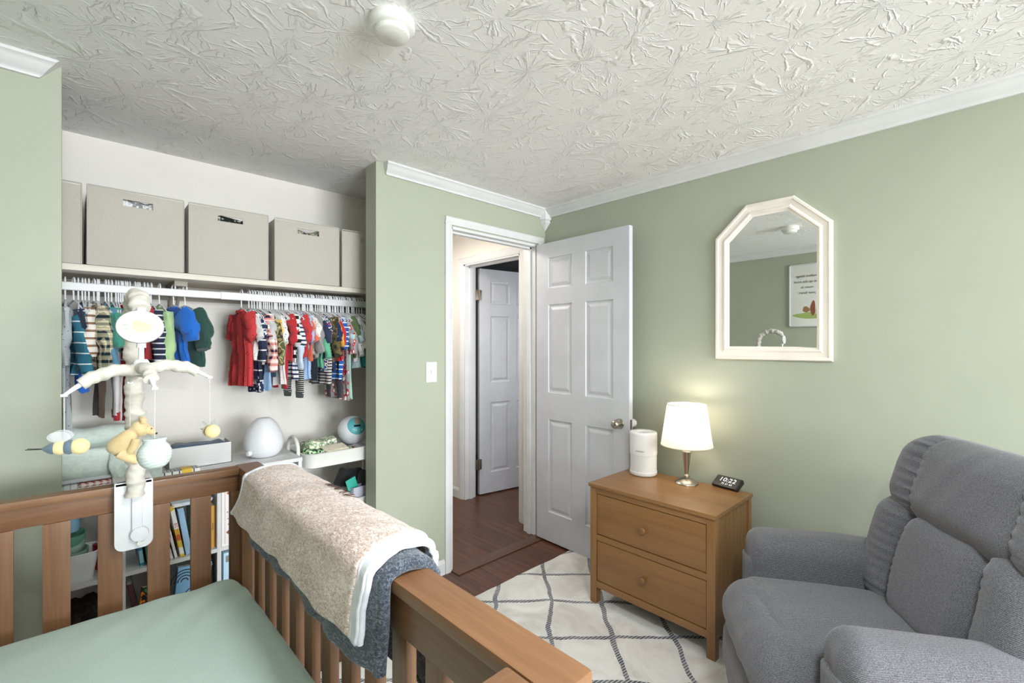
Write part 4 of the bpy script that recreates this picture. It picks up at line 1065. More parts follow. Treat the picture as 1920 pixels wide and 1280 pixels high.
tag(o, 'round pale object edge seen behind the clothes beside the right jamb', 'round object'); bpy.data.objects.remove(o)

# ---------------------------------------------------------------- crib
def EY(x): return 1.762+.053*(.414-x)      # outer line of the far end rail
CL = -.285
t_ = thing('baby_crib', 'brown wooden baby crib with slatted sides in the foreground', 'crib', (.09, 1.0, 0))
def cb(name, lo, hi, mat, bev=.003, sh=False):
    m = MB().box(lo, hi, bev)
    if sh:
        for v in m.v: v.y += .053*(.414-v.x)
    o = m.build(name, mat, t_); o.location = -t_.location; return o
cb('side_rail_cap', (.400, .345, .925), (.470, 1.765, .950), M['crib'], .007)
cb('side_apron', (.417, .40, .845), (.453, 1.70, .925), M['crib'])
cb('end_rail_cap', (CL+.03, 1.712, .927), (.412, 1.760, .948), M['crib_x'], .003, True)
cb('end_apron', (CL+.04, 1.730, .872), (.402, 1.750, .927), M['crib_x'], .002, True)
cb('corner_post', (.403, 1.690, 0), (.467, 1.758, .925), M['crib_z'])
cb('corner_post', (.405, .352, 0), (.465, .412, .925), M['crib_z'])
cb('corner_post', (CL, 1.72, 0), (CL+.06, 1.79, .94), M['crib_z'])
cb('corner_post', (CL, .352, 0), (CL+.06, .412, .925), M['crib_z'])
cb('end_post_face', (.378, 1.716, .50), (.404, 1.75, .872), M['crib_z'], .002)
cb('end_rail_cap', (CL, .350, .925), (.398, .425, .950), M['crib_x'], .006)
cb('side_rail_cap', (CL-.005, .345, .925), (CL+.065, 1.72, .950), M['crib'], .006)
cb('side_apron', (CL+.012, .40, .845), (CL+.048, 1.72, .925), M['crib'])
cb('lower_rail', (.417, .40, .26), (.453, 1.70, .33), M['crib']); cb('lower_rail', (CL+.012, .40, .26), (CL+.048, 1.72, .33), M['crib'])
cb('lower_rail', (CL+.04, 1.722, .26), (.402, 1.744, .33), M['crib_x'], .002, True); cb('lower_rail', (CL+.05, .375, .26), (.41, .40, .33), M['crib_x'], .002)
cb('end_apron', (CL+.05, .375, .845), (.41, .40, .925), M['crib_x'])
y = 1.608
k = 0
while y > .45:
    cb('slat', (.424, y-.025, .33), (.446, y+.025, .845), M['crib_z'], .004)
    cb('slat', (CL+.018, y-.025, .33), (CL+.040, y+.025, .845), M['crib_z'], .004)
    y -= .109
for c_ in (-.187, -.0767, -.1870+.2205+.0492, .1905, .2985):
    pass
for a, b in ((-.217, -.163), (-.1066-.054+.054-.0, -.1066), ):
    pass
for a in (-.160, -.0532, .0557, .1657, .2715):
    cb('slat', (a, 1.726, .33), (a+.054, 1.740, .872), M['crib_z'], .002, True)
for a in (-.16, -.05, .06, .17, .28):
    cb('slat', (a, .380, .33), (a+.05, .395, .845), M['crib_z'], .003)
cb('mattress_support', (CL+.05, .41, .455), (.415, 1.69, .475), M['crib'])

# mattress
t_ = thing('crib_mattress', 'crib mattress in a fitted mint green sheet', 'mattress', (.09, 1.06, .475))
def mf(p):
    x, y, z = p
    top = z > 0
    z2 = z
    if top:
        ex = (1-min(1, abs(x)/.305)); ey = (1-min(1, abs(y)/.63))
        z2 += .010*min(1, ex*3)*min(1, ey*5)
        # pulled folds at the far corner by the post
        dx = .305-x; dy = .63-y; r = math.hypot(dx, dy)
        z2 += .008*math.exp(-r*7)*sin((dx-dy)*42) - .012*math.exp(-r*9)
    return (x, y, z2+.075)
MB().rbox((.308, .632, .070), .035, 56, fn=mf).build('fitted_sheet', M['mint'], t_)

# ---------------------------------------------------------------- blankets over the rail
def drape(name, label, y0, y1, inner, outer, lift, mat, trim, thick, seed, wavy=.008, lining=False, slant=0):
    t_ = thing(name, label, 'blanket', (.435, (y0+y1)/2, .95))
    hw = .035+lift; top = lift
    di = inner; do = outer
    def prof(s_, u):
        """s_ -1..1 along the section; inner side first"""
        arcw = pi*hw*.62
        tot_i = di(u); tot_o = do(u)
        L = tot_i+arcw*1.0+tot_o; d = s_*L
        if d < tot_i: x = -hw-.012*(1-d/tot_i)*1.0; z = top-.030-(tot_i-d)
        elif d < tot_i+arcw:
            a = pi-(d-tot_i)/arcw*pi; x = hw*cos(a)*1.0; z = top-.030+.034*sin(a)**.7
        else: x = hw+.006; z = top-.030-(d-tot_i-arcw)
        return x, z
    def fn(u, v_):
        x, z = prof(v_, u); ye = y1-slant*min(1, max(0, v_)/.36)**.8; y = y0+(ye-y0)*u
        w_ = wig(u*11+v_*3, seed)*wavy; 
        hang_ = abs(v_-.5)*2
        x += w_*(.3+hang_) * (1 if v_ > .5 else -1)
        z += (.0022*wig(u*17+v_*9, seed+1) + .0022*wig(v_*20+u*25, seed+2))*(1-.5*hang_)
        y += .012*wig(v_*5, seed)*(1 if u > .5 else -1)*(abs(u-.5)*2)**4
        return (x, y-(y0+y1)/2, z)
    m = MB().grid(fn, 90, 60); o = m.build('blanket_cloth', mat, t_)
    md = o.modifiers.new('s', 'SOLIDIFY'); md.thickness = thick; md.offset = 1
    sb = o.modifiers.new('b', 'SUBSURF'); sb.levels = 0; sb.render_levels = 1
    if trim and lining:
        def lf(a, b):
            p = Vector(fn(.0, b)); q_ = Vector(fn(.012, b))
            k_ = a
            p.y += -.024+.032*k_+.0015*wig(b*14, seed); p.z += -.005+.0012*wig(b*15+k_*3, seed); p.x += (-.0035 if b > .5 else .0035)
            p.x += .0015*wig(b*20+k_, seed+4)
            return p
        o2 = MB().grid(lf, 8, 90).build('lining', trim[0], t_)
        md = o2.modifiers.new('s', 'SOLIDIFY'); md.thickness = .010; md.offset = 1
        pts = [Vector(lf(0, j/59)) for j in range(60)]
        MB().tube(pts, .0060, 10).build('lining_edge', trim[0], t_)
    if trim:
        for u, nm in ((0, 'edge_binding'), (1, 'edge_binding')):
            pts = [Vector(fn(u, j/59)) for j in range(60)]
            if u == 1 and lining: pts = [p+Vector((-.004 if j < 22 else .0, .004, .006 if j > 18 else .002)) for j, p in enumerate(pts)]
            MB().tube(pts, trim[1]*(1.1 if u == 1 and lining else 1), 10).build(nm, trim[0], t_)
        for v_, nm in ((0, 'hem'), (1, 'hem')):
            pts = [Vector(fn(i/69, v_)) for i in range(70)]
            MB().tube(pts, trim[1]*.45, 8).build(nm, trim[0], t_)
    return t_, fn
# y0 is the near end
drape('grey_blanket', 'fuzzy blue-grey blanket draped over the crib side rail under the beige one', .725, 1.49,
      lambda u: .150-.020*min(1, u*1.0), lambda u: .235-.04*u, .012, M['bluegrey'], (M['bluegrey'], .011), .012, 3, .010)
tb, fnb = drape('beige_blanket', 'beige nubby blanket with white binding draped over the crib side rail', .775, 1.585,
      lambda u: .112-.004*u, lambda u: .10, .034, M['beige'], (M['white_fleece'], .0070), .010, 7, .006, True, .115)
# dark embroidered lettering
stitch = plain('brown_stitching', '#4a3630', .8)
mm_ = MB()
for k_, (u0, u1) in enumerate(((.60, .585), (.57, .555), (.545, .52), (.50, .48), (.46, .445), (.42, .40))):
    pts = []
    for i in range(12):
        q = i/11; u = u0+(u1-u0)*q+.012*sin(q*2*pi+k_); v_ = .60+.035*sin(q*2*pi*(1+.5*(k_ % 2))+k_)
        p = Vector(fnb(u, v_)); p += Vector((.3, 0, .95)).normalized()*.0135; pts.append(p)
    mm_.tube(pts, .0009, 6)
mm_.build('embroidery', stitch, tb)

# ---------------------------------------------------------------- mobile
ca, sa = cos(YAW), sin(YAW)
def DL(d, l, z): return Vector((ca*d+sa*l, sa*d-ca*l, z))
PB = Vector((.134, 1.700, 0))
t_ = thing('crib_mobile', 'cream fabric-wrapped crib mobile with white clamp and hanging felt toys', 'mobile', (.134, 1.70, .95))
def mb(m, name, mat): o = m.build(name, mat, t_); o.location = -t_.location; return o
def clampf(w2, z0_, z1_, y0_, y1_, rc):
    pts = []
    for (cx_, cz_, a0) in ((.132+w2-rc, z0_+rc, -pi/2), (.132+w2-.006, z1_-.006, 0), (.132-w2+.006, z1_-.006, pi/2), (.132-w2+rc, z0_+rc, pi)):
        r_ = rc if a0 in (-pi/2, pi) else .006
        for i in range(7): a = a0+i*pi/12; pts.append((cx_+r_*cos(a), cz_+r_*sin(a)))
    m = MB().prism(pts, lambda u, v, w_: (u, w_, v), y0_, y1_); return m
mb(clampf(.043, .768, .962, 1.703, 1.716, .022), 'clamp_plate', M['plastic'])
mb(MB().box((.089, 1.703, .950), (.175, 1.79, .962), .003), 'clamp_top', M['plastic'])
mb(MB().box((.126, 1.690, .81), (.150, 1.704, .955), .005), 'clamp_spine', M['plastic'])
mb(MB().lathe([(.0001, 0), (.021, 0), (.022, .006), (.020, .015), (.0001, .016)], n=32, mat4=axes((1, 0, 0), (0, 0, 1), (0, -1, 0), (.143, 1.700, .812))), 'clamp_knob', M['plastic'])
mb(MB().lathe([(.0001, 0), (.006, 0), (.006, .01), (.0001, .01)], n=14, mat4=axes((1, 0, 0), (0, 0, 1), (0, -1, 0), (.143, 1.698, .786))), 'clamp_stud', M['off'])
HUB = DL(1.16, -.931, 1.294)
def scr(path, r, seed, n=20):
    # resample and scrunch
    P_s = [Vector(p) for p in path]; out = []; rad = []
    L = [0]
    for a, b in zip(P_s[:-1], P_s[1:]): L.append(L[-1]+(b-a).length)
    N = int(L[-1]/.004)+2
    for i in range(N):
        d = L[-1]*i/(N-1); k_ = 0
        while k_ < len(L)-2 and L[k_+1] < d: k_ += 1
        f = (d-L[k_])/(L[k_+1]-L[k_]); out.append(P_s[k_].lerp(P_s[k_+1], f))
        rad.append(r*(.98+.05*sin(i*1.3+seed)+.055*sin(i*.43+seed*2)+.04*sin(i*.79)))
    return MB().tube(out, rad, n, wob=lambda j, th: 1+.09*sin(th+j*.5+seed)+.06*sin(th*2-j*.62)+.04*sin(th*4+j*1.1))
post = [(.134, 1.682, .925), (.134, 1.684, 1.00), (.132, 1.690, 1.15), (.130, 1.695, 1.30), (.128, 1.690, 1.39), (.127, 1.672, 1.435), (.126, 1.64, 1.462), (.126, 1.59, 1.478), (.127, 1.54, 1.474), (.128, 1.505, 1.458), (.128, 1.485, 1.44)]
# smooth the path
def cr(pts, n=8):
    P_s = [Vector(p) for p in pts]; out = []
    for i in range(len(P_s)-1):
        p0, p1, p2, p3 = P_s[max(0, i-1)], P_s[i], P_s[i+1], P_s[min(len(P_s)-1, i+2)]
        for k_ in range(n):
            t = k_/n; out.append(.5*((2*p1)+(-p0+p2)*t+(2*p0-5*p1+4*p2-p3)*t*t+(-p0+3*p1-3*p2+p3)*t**3))
    return out+[P_s[-1]]
mb(scr(cr(post), .0215, 1), 'wrapped_post', M['scrunch'])
mb(MB().tube([(HUB.x, HUB.y, 1.445), (HUB.x, HUB.y, 1.40)], .010, 14), 'hanger_neck', M['plastic'])
disc_n = Vector((-.05, -1, .05)).normalized()
dz = Vector((HUB.x-.003, HUB.y-.012, 1.397))
dm = axes(disc_n.cross(Vector((0, 0, 1)))*-1, disc_n.cross(disc_n.cross(Vector((0, 0, 1))))*-1, disc_n, dz)
dm2 = dm @ Matrix.Diagonal((1, .86, 1, 1))
mb(MB().lathe([(.0001, -.008), (.040, -.008), (.047, -.004), (.048, 0), (.0465, .005), (.041, .0065), (.0001, .006)], n=56, mat4=dm2), 'music_disc', M['disc'])
# faint plain yellow and green motifs on the disc (a sleepy animal shape made plain)
def blob(cx_, cy_, rx, ry, m_, nm, sd=0, h=.0072):
    vs = [dm2 @ Vector((cx_+rx*cos(a)*(1+.12*sin(3*a+sd)), cy_+ry*sin(a)*(1+.10*cos(2*a+sd)), h)) for a in [i*2*pi/28 for i in range(28)]]
    mb(MB().add(vs, [tuple(range(28))]), nm, m_)
blob(.002, -.001, .020, .016, plain('pale_yellow_print', '#d9c7a0', .6), 'disc_print', 1)
blob(-.006, .010, .009, .007, plain('pale_olive_print', '#c2bb98', .6), 'disc_print', 2, .0076)
blob(-.030, .004, .004, .003, plain('pale_green_print', '#a9c0a0', .6), 'disc_print', 3)
blob(-.026, -.008, .003, .0025, plain('pale_green_print_b', '#a9c0a0', .6), 'disc_print', 4)
blob(.030, -.016, .0035, .003, plain('pale_grey_print', '#cfd6d3', .6), 'disc_print', 5)
mb(MB().tube([(HUB.x, HUB.y, 1.362), (HUB.x, HUB.y, 1.345)], .010, 16).tube([(HUB.x, HUB.y, 1.345), (HUB.x, HUB.y, 1.315)], .006, 12), 'drive_stem', M['plastic'])
mb(MB().lathe([(.0001, .024), (.012, .024), (.016, .018), (.018, 0), (.022, -.006), (.022, -.014), (.0001, -.016)], c=(HUB.x, HUB.y, 1.292), n=32), 'hub', M['plastic'])
tips = []
for (dd, dl, zz, sd) in ((-.1045, -.0927, 1.237, 1), (-.095, .107, 1.252, 2), (.111, .0987, 1.263, 3), (.095, -.107, 1.25, 4)):
    tip = DL(1.16+dd, -.931+dl, zz); st = Vector((HUB.x, HUB.y, 1.288))
    dirv = (tip-st)
    pts = [st+dirv*f+Vector((0, 0, .022*sin(pi*f))) for f in [i/10 for i in range(11)]]
    mb(scr(pts[:9], .0150, sd*3), 'wrapped_arm', M['scrunch'])
    mb(MB().tube(pts[8:], [.006, .005, .004], 10).box(tuple(tip-Vector((.006, .006, .003))), tuple(tip+Vector((.006, .006, .003))), .001), 'arm_tip', M['plastic'])
    tips.append(tip)
def string(i, zb): 
    mb(MB().tube([tips[i], (tips[i].x, tips[i].y, zb)], .0009, 6), 'string', M['scrunch'])
def wound():
    t = NT('pale_aqua_wound_felt'); v = t.coord((1, 1, 1), rot=(.16, .1, 0)); s = t.sep(v)
    w_ = t.math('SINE', t.math('ADD', t.math('MULTIPLY', s[2], 900), t.math('MULTIPLY', t.noise(v, 25), 9)))
    t.bump(t.math('ADD', w_, t.noise(v, 300)), .35, .001)
    t.set(t.ramp(t.noise(v, 60), [(.35, '#c2cdc8'), (.65, '#d3dcd7')]), .95); return t.m
felt_y = fabric('yellow_felt', '#ecd79a', 200, .7, .08, .4); felt_g = fabric('grey_felt', '#5d6f7c', 200, .7, .08, .4); felt_m = wound()
net = NT('white_gauze'); M['gauze'] = net.set('#eef1f5', .6); net.b.inputs['Alpha'].default_value = .38
def bee(label, tip, zc, L, r, ax, nm):
    t2 = thing('felt_bee', label, 'felt bee', (tip.x, tip.y, zc))
    m4 = axes(ax, Vector((0, 0, 1)).cross(Vector(ax)), (0, 0, 1))
    mm4 = m4 @ axes((0, 1, 0), (0, 0, 1), (1, 0, 0))
    R_h = r*1.12
    MB().lathe([(max(.0003, R_h*sin(pi*i_/12)), .34*L-R_h*cos(pi*i_/12)) for i_ in range(13)], n=28, mat4=mm4).build('head', felt_y, t2)
    for (a, b, ra, rb, mt_) in ((.20, .02, 1.0, .98, felt_g), (.02, -.20, .98, .88, felt_y), (-.20, -.46, .88, .25, felt_g)):
        pr = []
        for i_ in range(9):
            k_ = i_/8; rr = r*(ra+(rb-ra)*k_**1.5)*(.90+.12*sin(pi*k_)); pr.append((max(rr, .0005), (a+(b-a)*k_)*L))
        MB().lathe(pr, n=24, mat4=mm4).build('body_band', mt_, t2)
    for s in (-1, 1):
        vs = [m4 @ Vector((-.08*L+.26*L*cos(a), s*(.006+.5*r*(.5+.5*sin(a))), r*.75+.34*L*(.5+.5*sin(a)))) for a in [i*2*pi/20 for i in range(20)]]
        MB().add(vs, [tuple(range(20))]).build('wing', M['gauze'], t2, smooth=False)
        MB().tube([m4 @ Vector((-.47*L, s*.003, 0)), m4 @ Vector((-.80*L, s*.006, .002))], .0009, 5).build('feeler', M['black'], t2)
    return t2
dirR = DL(1, -.97, 0).normalized(); side = Vector((dirR.y, -dirR.x, 0))
string(0, 1.135); bee('striped felt bee with gauze wings hanging leftmost from the mobile', tips[0], 1.118, .078, .0165, (side*.95-dirR*.25).normalized(), 'a')
string(2, 1.12); bee('small felt bee seen end-on hanging rightmost from the mobile', tips[2], 1.116, .05, .0165, (-dirR*.97+side*.2).normalized(), 'b')
string(1, 1.13)
o = None
t2 = thing('felt_pot', 'pale aqua felt pot hanging at the front of the mobile', 'felt pot', (tips[1].x, tips[1].y, 1.102))
pr = [(.0001, -.036), (.018, -.036), (.031, -.026), (.038, -.008), (.038, .006), (.030, .022), (.024, .027), (.026, .034), (.027, .039), (.022, .040), (.0001, .038)]
m = MB().lathe(smooth_prof(pr, 2), n=48)
for v in m.v: 
    a = math.atan2(v.y, v.x); k_ = 1+.018*sin(v.z*900+2*sin(a*2+v.z*60)); v.x *= k_*.87; v.y *= k_*.87; v.z *= .92
m.build('pot_body', felt_m, t2)
string(3, 1.13)
t2 = thing('felt_bear', 'plain yellow felt teddy bear hanging face down from the mobile', 'felt bear', (tips[3].x, tips[3].y, 1.096))
bd = fabric('honey_felt', '#e2c998', 200, .7, .07, .4)
ex = (side*.72+Vector((0, 0, .70))).normalized(); ey = -dirR; ez = ex.cross(ey); B4 = axes(ex, ez*-1 if ez.z < 0 else ez, ey)
# local: x towards head, y up/back, z towards the viewer
Bx = lambda x, y, z: (B4 @ Vector((x*.80-.006, y*1.05, z*1.1)))
bm_ = MB()
pth = [Bx(-.055, .0, 0), Bx(-.045, .002, 0), Bx(-.025, .004, 0), Bx(0, .006, 0), Bx(.022, .007, 0), Bx(.033, .007, 0), Bx(.042, .005, 0), Bx(.055, .003, 0), Bx(.066, .0, 0), Bx(.074, -.002, 0)]
bm_.tube(cr(pth, 3), [x for x in (.006, .013, .018, .022, .0245, .026, .0265, .026, .0245, .023, .0215, .0195, .0175, .0155, .0150, .0165, .0185, .0205, .0215, .0222, .0222, .0212, .0195, .0170, .0140, .0095, .006, .002)][:len(cr(pth, 3))], 24)
# muzzle
bm_.tube([Bx(.058, -.006, .002), Bx(.062, -.018, .003), Bx(.064, -.027, .004), Bx(.0645, -.030, .004)], [.014, .0115, .008, .003], 16)
body = bm_.build('body', bd, t2)
for s in (-1, 1):
    MB().tube([Bx(.070, .012, s*.014), Bx(.079, .018, s*.016), Bx(.083, .020, s*.017)], [.007, .0085, .003], 12).build('ear', bd, t2)
    MB().tube([Bx(.018, -.006, s*.020), Bx(-.002, -.016, s*.024), Bx(-.022, -.020, s*.022), Bx(-.034, -.020, s*.020)], [.009, .0105, .009, .004], 14).build('arm', bd, t2)
    MB().tube([Bx(-.040, -.006, s*.014), Bx(-.036, -.028, s*.018), Bx(-.030, -.046, s*.019), Bx(-.022, -.050, s*.019)], [.015, .013, .012, .006], 14).build('leg', bd, t2)
MB().rbox((.003, .003, .003), .0029, 6).build('nose', M['black'], t2).location = Bx(.066, -.031, .006)
for s in (-1, 1): MB().rbox((.0018, .0018, .0018), .0017, 5).build('eye', M['black'], t2).location = Bx(.070, -.012, s*.018)

# ---------------------------------------------------------------- dresser
DXF, DXB, DYa, DYb, DZT = 1.966, 2.386, .815, 1.463, .632
t_ = thing('nightstand_dresser', 'brown two-drawer wooden nightstand beside the open door', 'nightstand', (2.17, 1.14, .013))
def db(name, lo, hi, mat, bev=.002, par=None):
    o = MB().box(lo, hi, bev).build(name, mat, par or t_); o.location = -t_.location if par is None else (0, 0, 0); return o
db('top', (DXF-.010, DYa-.006, DZT-.018), (DXB+.004, DYb+.006, DZT), M['dr_y'], .003)
pw_ = .038
for (x0, y0) in ((DXF, DYa), (DXF, DYb-pw_), (DXB-pw_, DYa), (DXB-pw_, DYb-pw_)):
    db('leg', (x0, y0, .013), (x0+pw_, y0+pw_, DZT-.018), M['dr_z'], .002)
db('front_rail', (DXF+.001, DYa+pw_, .583), (DXF+.03, DYb-pw_, .614), M['dr_y'], .001)
db('front_rail', (DXF+.001, DYa+pw_, .342), (DXF+.03, DYb-pw_, .371), M['dr_y'], .001)
db('front_rail', (DXF+.001, DYa+pw_, .097), (DXF+.03, DYb-pw_, .130), M['dr_y'], .001)
db('inner_case', (DXF+.028, DYa+.03, .10), (DXB-.02, DYb-.03, .61), M['gap'], 0)
for yy in (DYa+.006, DYb-.016):
    m = MB(); x = DXF+pw_; n_ = 8; wd2 = (DXB-pw_-x)/n_
    for i in range(n_): m.box((x+i*wd2, yy, .10), (x+(i+1)*wd2-.0022, yy+.010, .614), .0015)
    m.box((x, yy+.004, .10), (DXB-pw_, yy+.008, .614))
    o = m.build('side_panel', M['dr_z'], t_); o.location = -t_.location
db('back_panel', (DXB-.02, DYa+.03, .10), (DXB-.012, DYb-.03, .61), M['dr_y'], 0)
for zz0, zz1, kz in ((.375, .579, .470), (.134, .338, .232)):
    dr = bpy.data.objects.new('drawer', MB().box((0, 0, 0), (.022, DYb-DYa-2*pw_-.006, zz1-zz0), .002).build('drawer', M['dr_y']).data)
    C.objects.link(dr)
    dr.parent = t_; dr.location = Vector((DXF+.004, DYa+pw_+.003, zz0))-t_.location
    kb = MB().lathe(smooth_prof([(.0001, .024), (.010, .0235), (.0155, .020), (.016, .014), (.011, .009), (.0075, .006), (.0075, 0)], 1), n=28, mat4=axes((0, 1, 0), (0, 0, 1), (-1, 0, 0), (0, 1.15-DYa-pw_, kz-zz0))).build('knob', M['dr_x'], dr)
for o in [o for o in C.objects if o.name.startswith('drawer') and o.parent is None and o.type == 'MESH']: bpy.data.objects.remove(o)

# ---- on the dresser
TD = DZT+.0005
t_ = thing('air_purifier', 'white cylindrical air purifier on the left end of the nightstand', 'air purifier', (2.305, 1.352, TD))
R_ = .0735
MB().lathe(smooth_prof([(.0001, 0), (R_*.90, 0), (R_*.97, .004), (R_, .010), (R_, .018)], 1)+[(R_, .022), (R_-.0025, .024), (R_-.0025, .028)], n=64, cap=False).build('foot_ring', M['plastic'], t_)
MB().lathe([(R_-.002, .024), (R_-.002, .118)], n=72, cap=False).build('grille', (lambda t: (lambda v: t.set(t.mix(t.math('MULTIPLY', t.math('GREATER_THAN', t.math('SINE', t.math('MULTIPLY', t.sep(v)[2], 1250)), -.1), t.math('GREATER_THAN', t.math('SINE', t.math('MULTIPLY', t.math('ARCTAN2', t.sep(v)[1], t.sep(v)[0]), 96)), -.1)), '#f0f0f0', '#b9bbbd'), .5))(t.coord()))(NT('perforated_purifier_grille')), t_)
MB().lathe([(R_, .116), (R_, .118), (R_, .222)]+smooth_prof([(R_, .222), (R_, .230), (R_*.96, .236), (R_*.85, .238)], 1)+[(R_*.55, .236), (R_*.50, .232), (R_*.5, .225)], n=64, cap=False).build('body', M['plastic_matt'], t_)
MB().lathe([(R_*.5, .226), (R_*.30, .224), (.0001, .228)], n=40, cap=False).build('top_vent', plain('pale_grey_vent', '#c5c6c6', .5), t_)
a0 = math.atan2(-1.352, -2.305)
fx = Vector((cos(a0-.25), sin(a0-.25), 0)); px_ = Vector((0, 0, 1)).cross(fx)
text_obj('brand_lettering', 'Fulminare', .0115, plain('grey_lettering', '#77797b', .5), axes(px_, (0, 0, 1), fx, tuple(fx*(R_+.0008)+Vector((0, 0, .140)))), t_)

t_ = thing('table_lamp', 'lit table lamp with white drum shade and brushed nickel base on the nightstand', 'lamp', (2.315, 1.108, TD))
MB().lathe(smooth_prof([(.0001, 0), (.058, 0), (.058, .003), (.050, .012), (.034, .022), (.018, .027), (.012, .029)], 1), n=56, cap=False).build('base', M['nickel'], t_)
MB().lathe(smooth_prof([(.011, .028), (.016, .036), (.016, .041), (.010, .046), (.009, .050), (.012, .075), (.018, .115), (.023, .155), (.0235, .166), (.018, .170), (.0001, .170)], 2), n=48, cap=False).build('stem', M['nickel'], t_)
sh = NT('lamp_shade_fabric'); tr = sh.n('ShaderNodeBsdfTranslucent'); tr.inputs[0].default_value = lin('#fff6ea'); df = sh.n('ShaderNodeBsdfDiffuse'); df.inputs[0].default_value = lin('#fbf5ec')
mxs = sh.n('ShaderNodeMixShader'); mxs.inputs[0].default_value = .45; sh.l(df.outputs[0], mxs.inputs[1]); sh.l(tr.outputs[0], mxs.inputs[2])
sh.l(mxs.outputs[0], [n for n in sh.t.nodes if n.type == 'OUTPUT_MATERIAL'][0].inputs[0])
shd = MB().lathe([(.128, .197), (.096, .408)], n=72, cap=False).build('lamp_shade', sh.m, t_)
for (r, z) in ((.128, .197), (.096, .408)):
    MB().tube([(r*cos(a), r*sin(a), z) for a in [i*2*pi/64 for i in range(65)]], .0022, 6).build('shade_trim', plain('shade_trim_band', '#cfc3ae', .8), t_)
MB().tube([(0, 0, .168), (0, 0, .235)], .010, 14).build('socket', M['nickel'], t_)
bl = NT('bulb_glow'); bl.b.inputs['Emission Color'].default_value = (1, .87, .70, 1); bl.b.inputs['Emission Strength'].default_value = 4
MB().lathe(smooth_prof([(.0001, 0), (.014, 0), (.016, .015), (.028, .045), (.026, .068), (.012, .084), (.0001, .086)], 1), c=(0, 0, .235), n=24).build('bulb', bl.m, t_)
pl = bpy.data.lights.new('lamp_bulb_light', 'POINT'); pl.energy = 1.6; pl.color = (1, .91, .80); pl.shadow_soft_size = .035
po = bpy.data.objects.new('lamp_bulb_light', pl); C.objects.link(po); po.location = (2.315, 1.108, TD+.36)

# clock
nrm = Vector((-.50, .0, .87)).normalized()
t_ = thing('digital_clock', 'small black digital clock tilted back at the right end of the nightstand', 'clock', (2.385, .930, TD), radians(-9))
cm = axes((0, -1, 0), (.87, 0, .50), (-.50, 0, .87), (0, 0, .031))
MB().box((-.066, -.036, -.022), (.066, .036, 0), .004, cm).build('case', M['black'], t_)
MB().box((-.060, -.031, 0), (.060, .031, .0008), 0, cm).build('screen', plain('dark_glossy_screen', '#3a3a3c', .12), t_)
wm = NT('clock_digits'); wm.b.inputs['Emission Color'].default_value = (1, 1, 1, 1); wm.b.inputs['Emission Strength'].default_value = .25; wm.set('#e8e8e8', .4)
text_obj('time_digits', '10:22', .040, wm.m, cm @ Matrix.Translation((0, .008, .0014)), t_)
text_obj('date_digits', '72 21 65', .016, wm.m, cm @ Matrix.Translation((.006, -.019, .0014)), t_)
MB().box((-.03, -.012, 0), (.04, .020, .014), .002).build('foot', M['black'], t_)

# ---------------------------------------------------------------- mirror
t_ = thing('wall_mirror', 'ivory framed mirror with an angled top on the green wall above the nightstand', 'mirror', (XR, .76, 1.6))
outer = [(1.022-.76, 1.276-1.6), (.501-.76, 1.276-1.6), (.501-.76, 1.908-1.6), (.655-.76, 2.056-1.6), (.868-.76, 2.056-1.6), (1.022-.76, 1.908-1.6)]
def inset(poly, d):
    n = len(poly); out = []
    A = sum(poly[i][0]*poly[(i+1) % n][1]-poly[(i+1) % n][0]*poly[i][1] for i in range(n))
    s = 1 if A > 0 else -1
    for i in range(n):
        p0, p1, p2 = Vector(poly[i-1]), Vector(poly[i]), Vector(poly[(i+1) % n])
        e1 = (p1-p0).normalized(); e2 = (p2-p1).normalized()
        n1 = Vector((-e1.y, e1.x))*s; n2 = Vector((-e2.y, e2.x))*s
        b = (n1+n2); b = b/b.dot(n1)
        out.append(tuple(p1+b*d))
    return out
rings = [(0, .002), (0, .016), (.004, .021), (.014, .022), (.018, .018), (.038, .015), (.046, .021), (.052, .021), (.056, .015), (.066, .012), (.067, .006)]
vs = []
for (d, h) in rings: vs += [(-h, y_, z_) for (y_, z_) in inset(outer, d)]
fs = [(k*6+i, k*6+(i+1) % 6, (k+1)*6+(i+1) % 6, (k+1)*6+i) for k in range(len(rings)-1) for i in range(6)]
mesh_obj('frame', vs, fs, M['ivory'], t_, True, 25)
gl = inset(outer, .062)
ay = math.tan(radians(1.2))
mesh_obj('glass', [(-.0095-ay*(-(y_)), y_, z_) for (y_, z_) in gl], [tuple(range(6))], M['mirror'], t_, False)
mesh_obj('backing', [(-.003, y_, z_) for (y_, z_) in inset(outer, .01)], [tuple(range(6))], M['gap'], t_, False)

# wall picture on the left wall (seen in the mirror)
t_ = thing('framed_print', 'white framed print with verse and meadow drawing, seen in the mirror', 'picture', (XL, 1.306, 1.838))
MB().box((0, -.24, -.30), (.012, .24, .30), .002).build('panel', plain('print_paper', '#e8e7e2', .6), t_)
m = MB(); m.box((0, -.25, -.31), (.018, -.24, .31), .001); m.box((0, .24, -.31), (.018, .25, .31), .001); m.box((0, -.25, .30), (.018, .25, .31), .001); m.box((0, -.25, -.31), (.018, .25, -.30), .001)
m.build('frame', M['trim'], t_)
ink = P_('grey_verse_ink', '#4a4a4c')
for i, s_ in enumerate(('smallest things', 'take up the most', 'room in', 'your heart')):
    text_obj('verse_line', s_, .034, ink, axes((0, 1, 0), (0, 0, 1), (1, 0, 0), (.0135, .09, .19-.055*i)), t_)
def wb(cy_, cz_, ry_, rz_, m_, nm, sd=0, h=.013):
    MB().add([(h, cy_+ry_*cos(a)*(1+.15*sin(3*a+sd)), cz_+rz_*sin(a)*(1+.12*cos(2*a+sd))) for a in [i*2*pi/24 for i in range(24)]], [tuple(range(24))]).build(nm, m_, t_, smooth=False)
